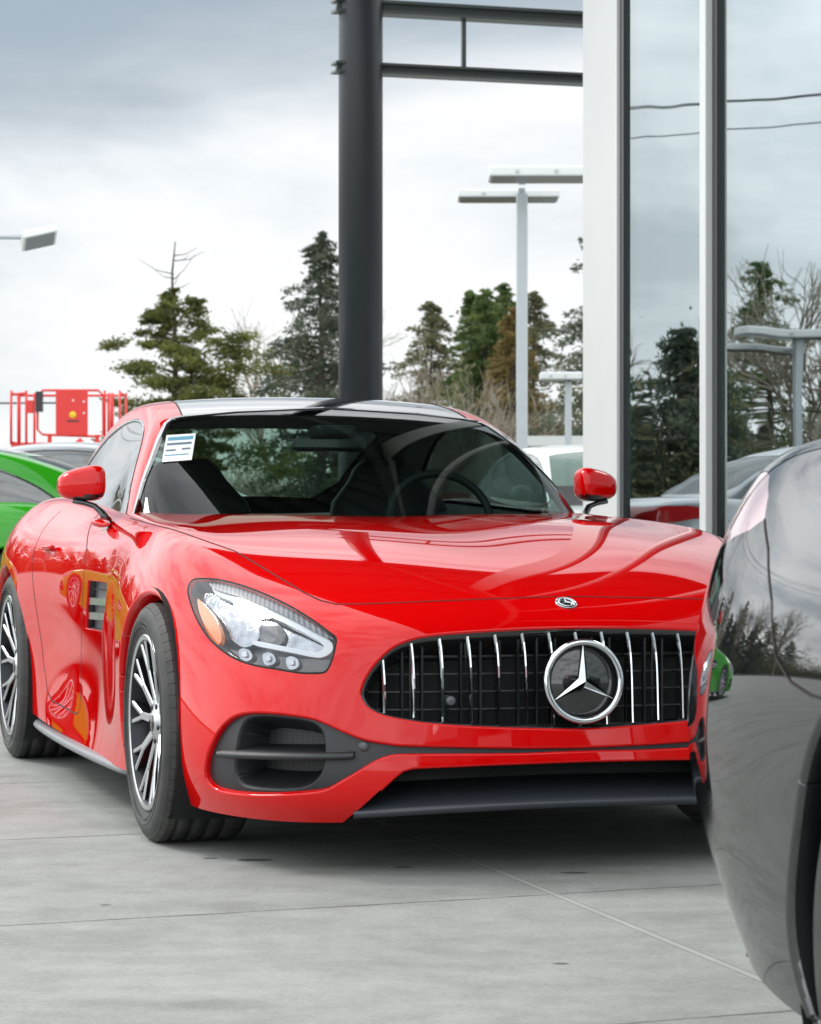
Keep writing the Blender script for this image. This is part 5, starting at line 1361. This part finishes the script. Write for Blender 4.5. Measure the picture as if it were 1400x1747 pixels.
for px, D, top, sd, lab in ((486, 95, 500, 21, 'pale bare tree at the foot of the grey green fir'), (580, 96, 440, 22, 'pale bare tree touching the left side of the black column'), (694, 92, 520, 23, 'thin bare tree touching the right side of the black column'),
                       (770, 90, 570, 24, 'bare tree in front of the green cedars'), (842, 88, 590, 25, 'low bare tree in front of the rust brown cedar'), (935, 92, 600, 26, 'twiggy bare tree under the small lamp post')):
    bare_tree(lab, wx(px, D), D, hz(top, D) * .80, sd, stems=1, levels=4 if sd in (21, 22, 24) else 3, spread=.42, r0=.012, group='bare winter trees')
# brush along the far side
def brush():
    rg = np.random.default_rng(77); segs = []
    for i in range(4200):
        x = rg.uniform(wx(120, 84), wx(1060, 84)); y = rg.uniform(82, 94); h = rg.uniform(1.4, 5.6) * (.5 if x < wx(650, 88) else .9) * (.75 + .25 * math.sin(x * .9)); d = rg.normal(0, .22, 2)
        p = np.array([x, y, 0]); m_ = p + np.array([d[0] * h * .5, d[1] * h * .5, h * .55]); e = m_ + np.array([d[0] * h * .8, d[1] * h * .8, h * .45])
        segs += [(p, m_, .022, .015), (m_, e, .015, .005)]
        for _ in range(3):
            f = rg.uniform(.2, .9); b = p + (m_ - p) * f; g = b + np.array([*(rg.normal(0, .35, 2) * h * .5), h * rg.uniform(.2, .45)]); segs.append((b, g, .011, .004))
    return tubes(segs, 3)
o = mesh_obj('brush_thicket', *brush(), M['pale_bark']); tag(o, kind='stuff')
def understory():
    rg = np.random.default_rng(78); V, F = [], []
    for i in range(26000):
        x = rg.uniform(wx(560, 90), wx(1060, 90)); y = rg.uniform(88, 100); z = abs(rg.normal(0, 1.9)) * (.8 + .4 * math.sin(x * 1.3)); s = rg.uniform(.08, .2)
        a = rg.normal(0, 1, 3); a /= np.linalg.norm(a); c = np.cross(a, rg.normal(0, 1, 3)); c /= np.linalg.norm(c); p = np.array([x, y, z]); o_ = len(V)
        V += [p - a * s, p + c * s * .4, p + a * s, p - c * s * .4]; F.append((o_, o_ + 1, o_ + 2, o_ + 3))
    return V, F
o = mesh_obj('evergreen_undergrowth', *understory(), M['olive'], smooth=False); tag(o, kind='stuff')
# trees that show mirrored in the glass and in the paint
rg = np.random.default_rng(5); k = 0
for i in range(15):
    y = rg.uniform(52, 78); az = R(-34) + R(23) * i / 14; x = math.tan(az) * y; Hh = [5.5, 4, 7.5, 4.5, 6, 4.5, 8, 5, 5.5, 7, 4, 5.5, 5, 6, 4][i] * y / 62
    conifer('evergreen beyond the left picture edge, seen mirrored in the showroom glass', x, y, Hh, 1.9 + .16 * Hh, ['fir', 'cedar', 'olive', 'fir'][i % 4], 40 + k, dens=1.1, leaf=.23, z0=.04, shape=.7, irregular=.3, group='mirrored evergreens'); k += 1
for i in range(5):
    y = 50 + 4 * i; az = R(-32 + 4.4 * i); bare_tree('bare tree beyond the left picture edge, seen mirrored in the showroom glass', math.tan(az) * y, y, 7.5 - .4 * i, 70 + i, stems=2, levels=4, group='mirrored bare trees')
def mirrored_hedge():
    rg = np.random.default_rng(79); n = 60000; az = R(-40) + R(30) * rg.uniform(0, 1, n); y = rg.uniform(56, 66, n); x = np.tan(az) * y
    z = np.abs(rg.normal(0, 1.3, n)) * (.8 + .4 * np.sin(x * .7)); C = np.stack([x, y, z], 1); A = rg.normal(0, 1, (n, 3)); A /= np.linalg.norm(A, axis=1)[:, None]; B = np.cross(A, rg.normal(0, 1, (n, 3))); B /= np.linalg.norm(B, axis=1)[:, None]
    s = rg.uniform(.06, .15, (n, 1)); return np.stack([C - A * s, C + B * s * .4, C + A * s, C - B * s * .4], 1).reshape(-1, 3), np.arange(4 * n).reshape(n, 4)
o = mesh_obj('hedge_thicket', *mirrored_hedge(), M['olive'], smooth=False); tag(o, kind='stuff')
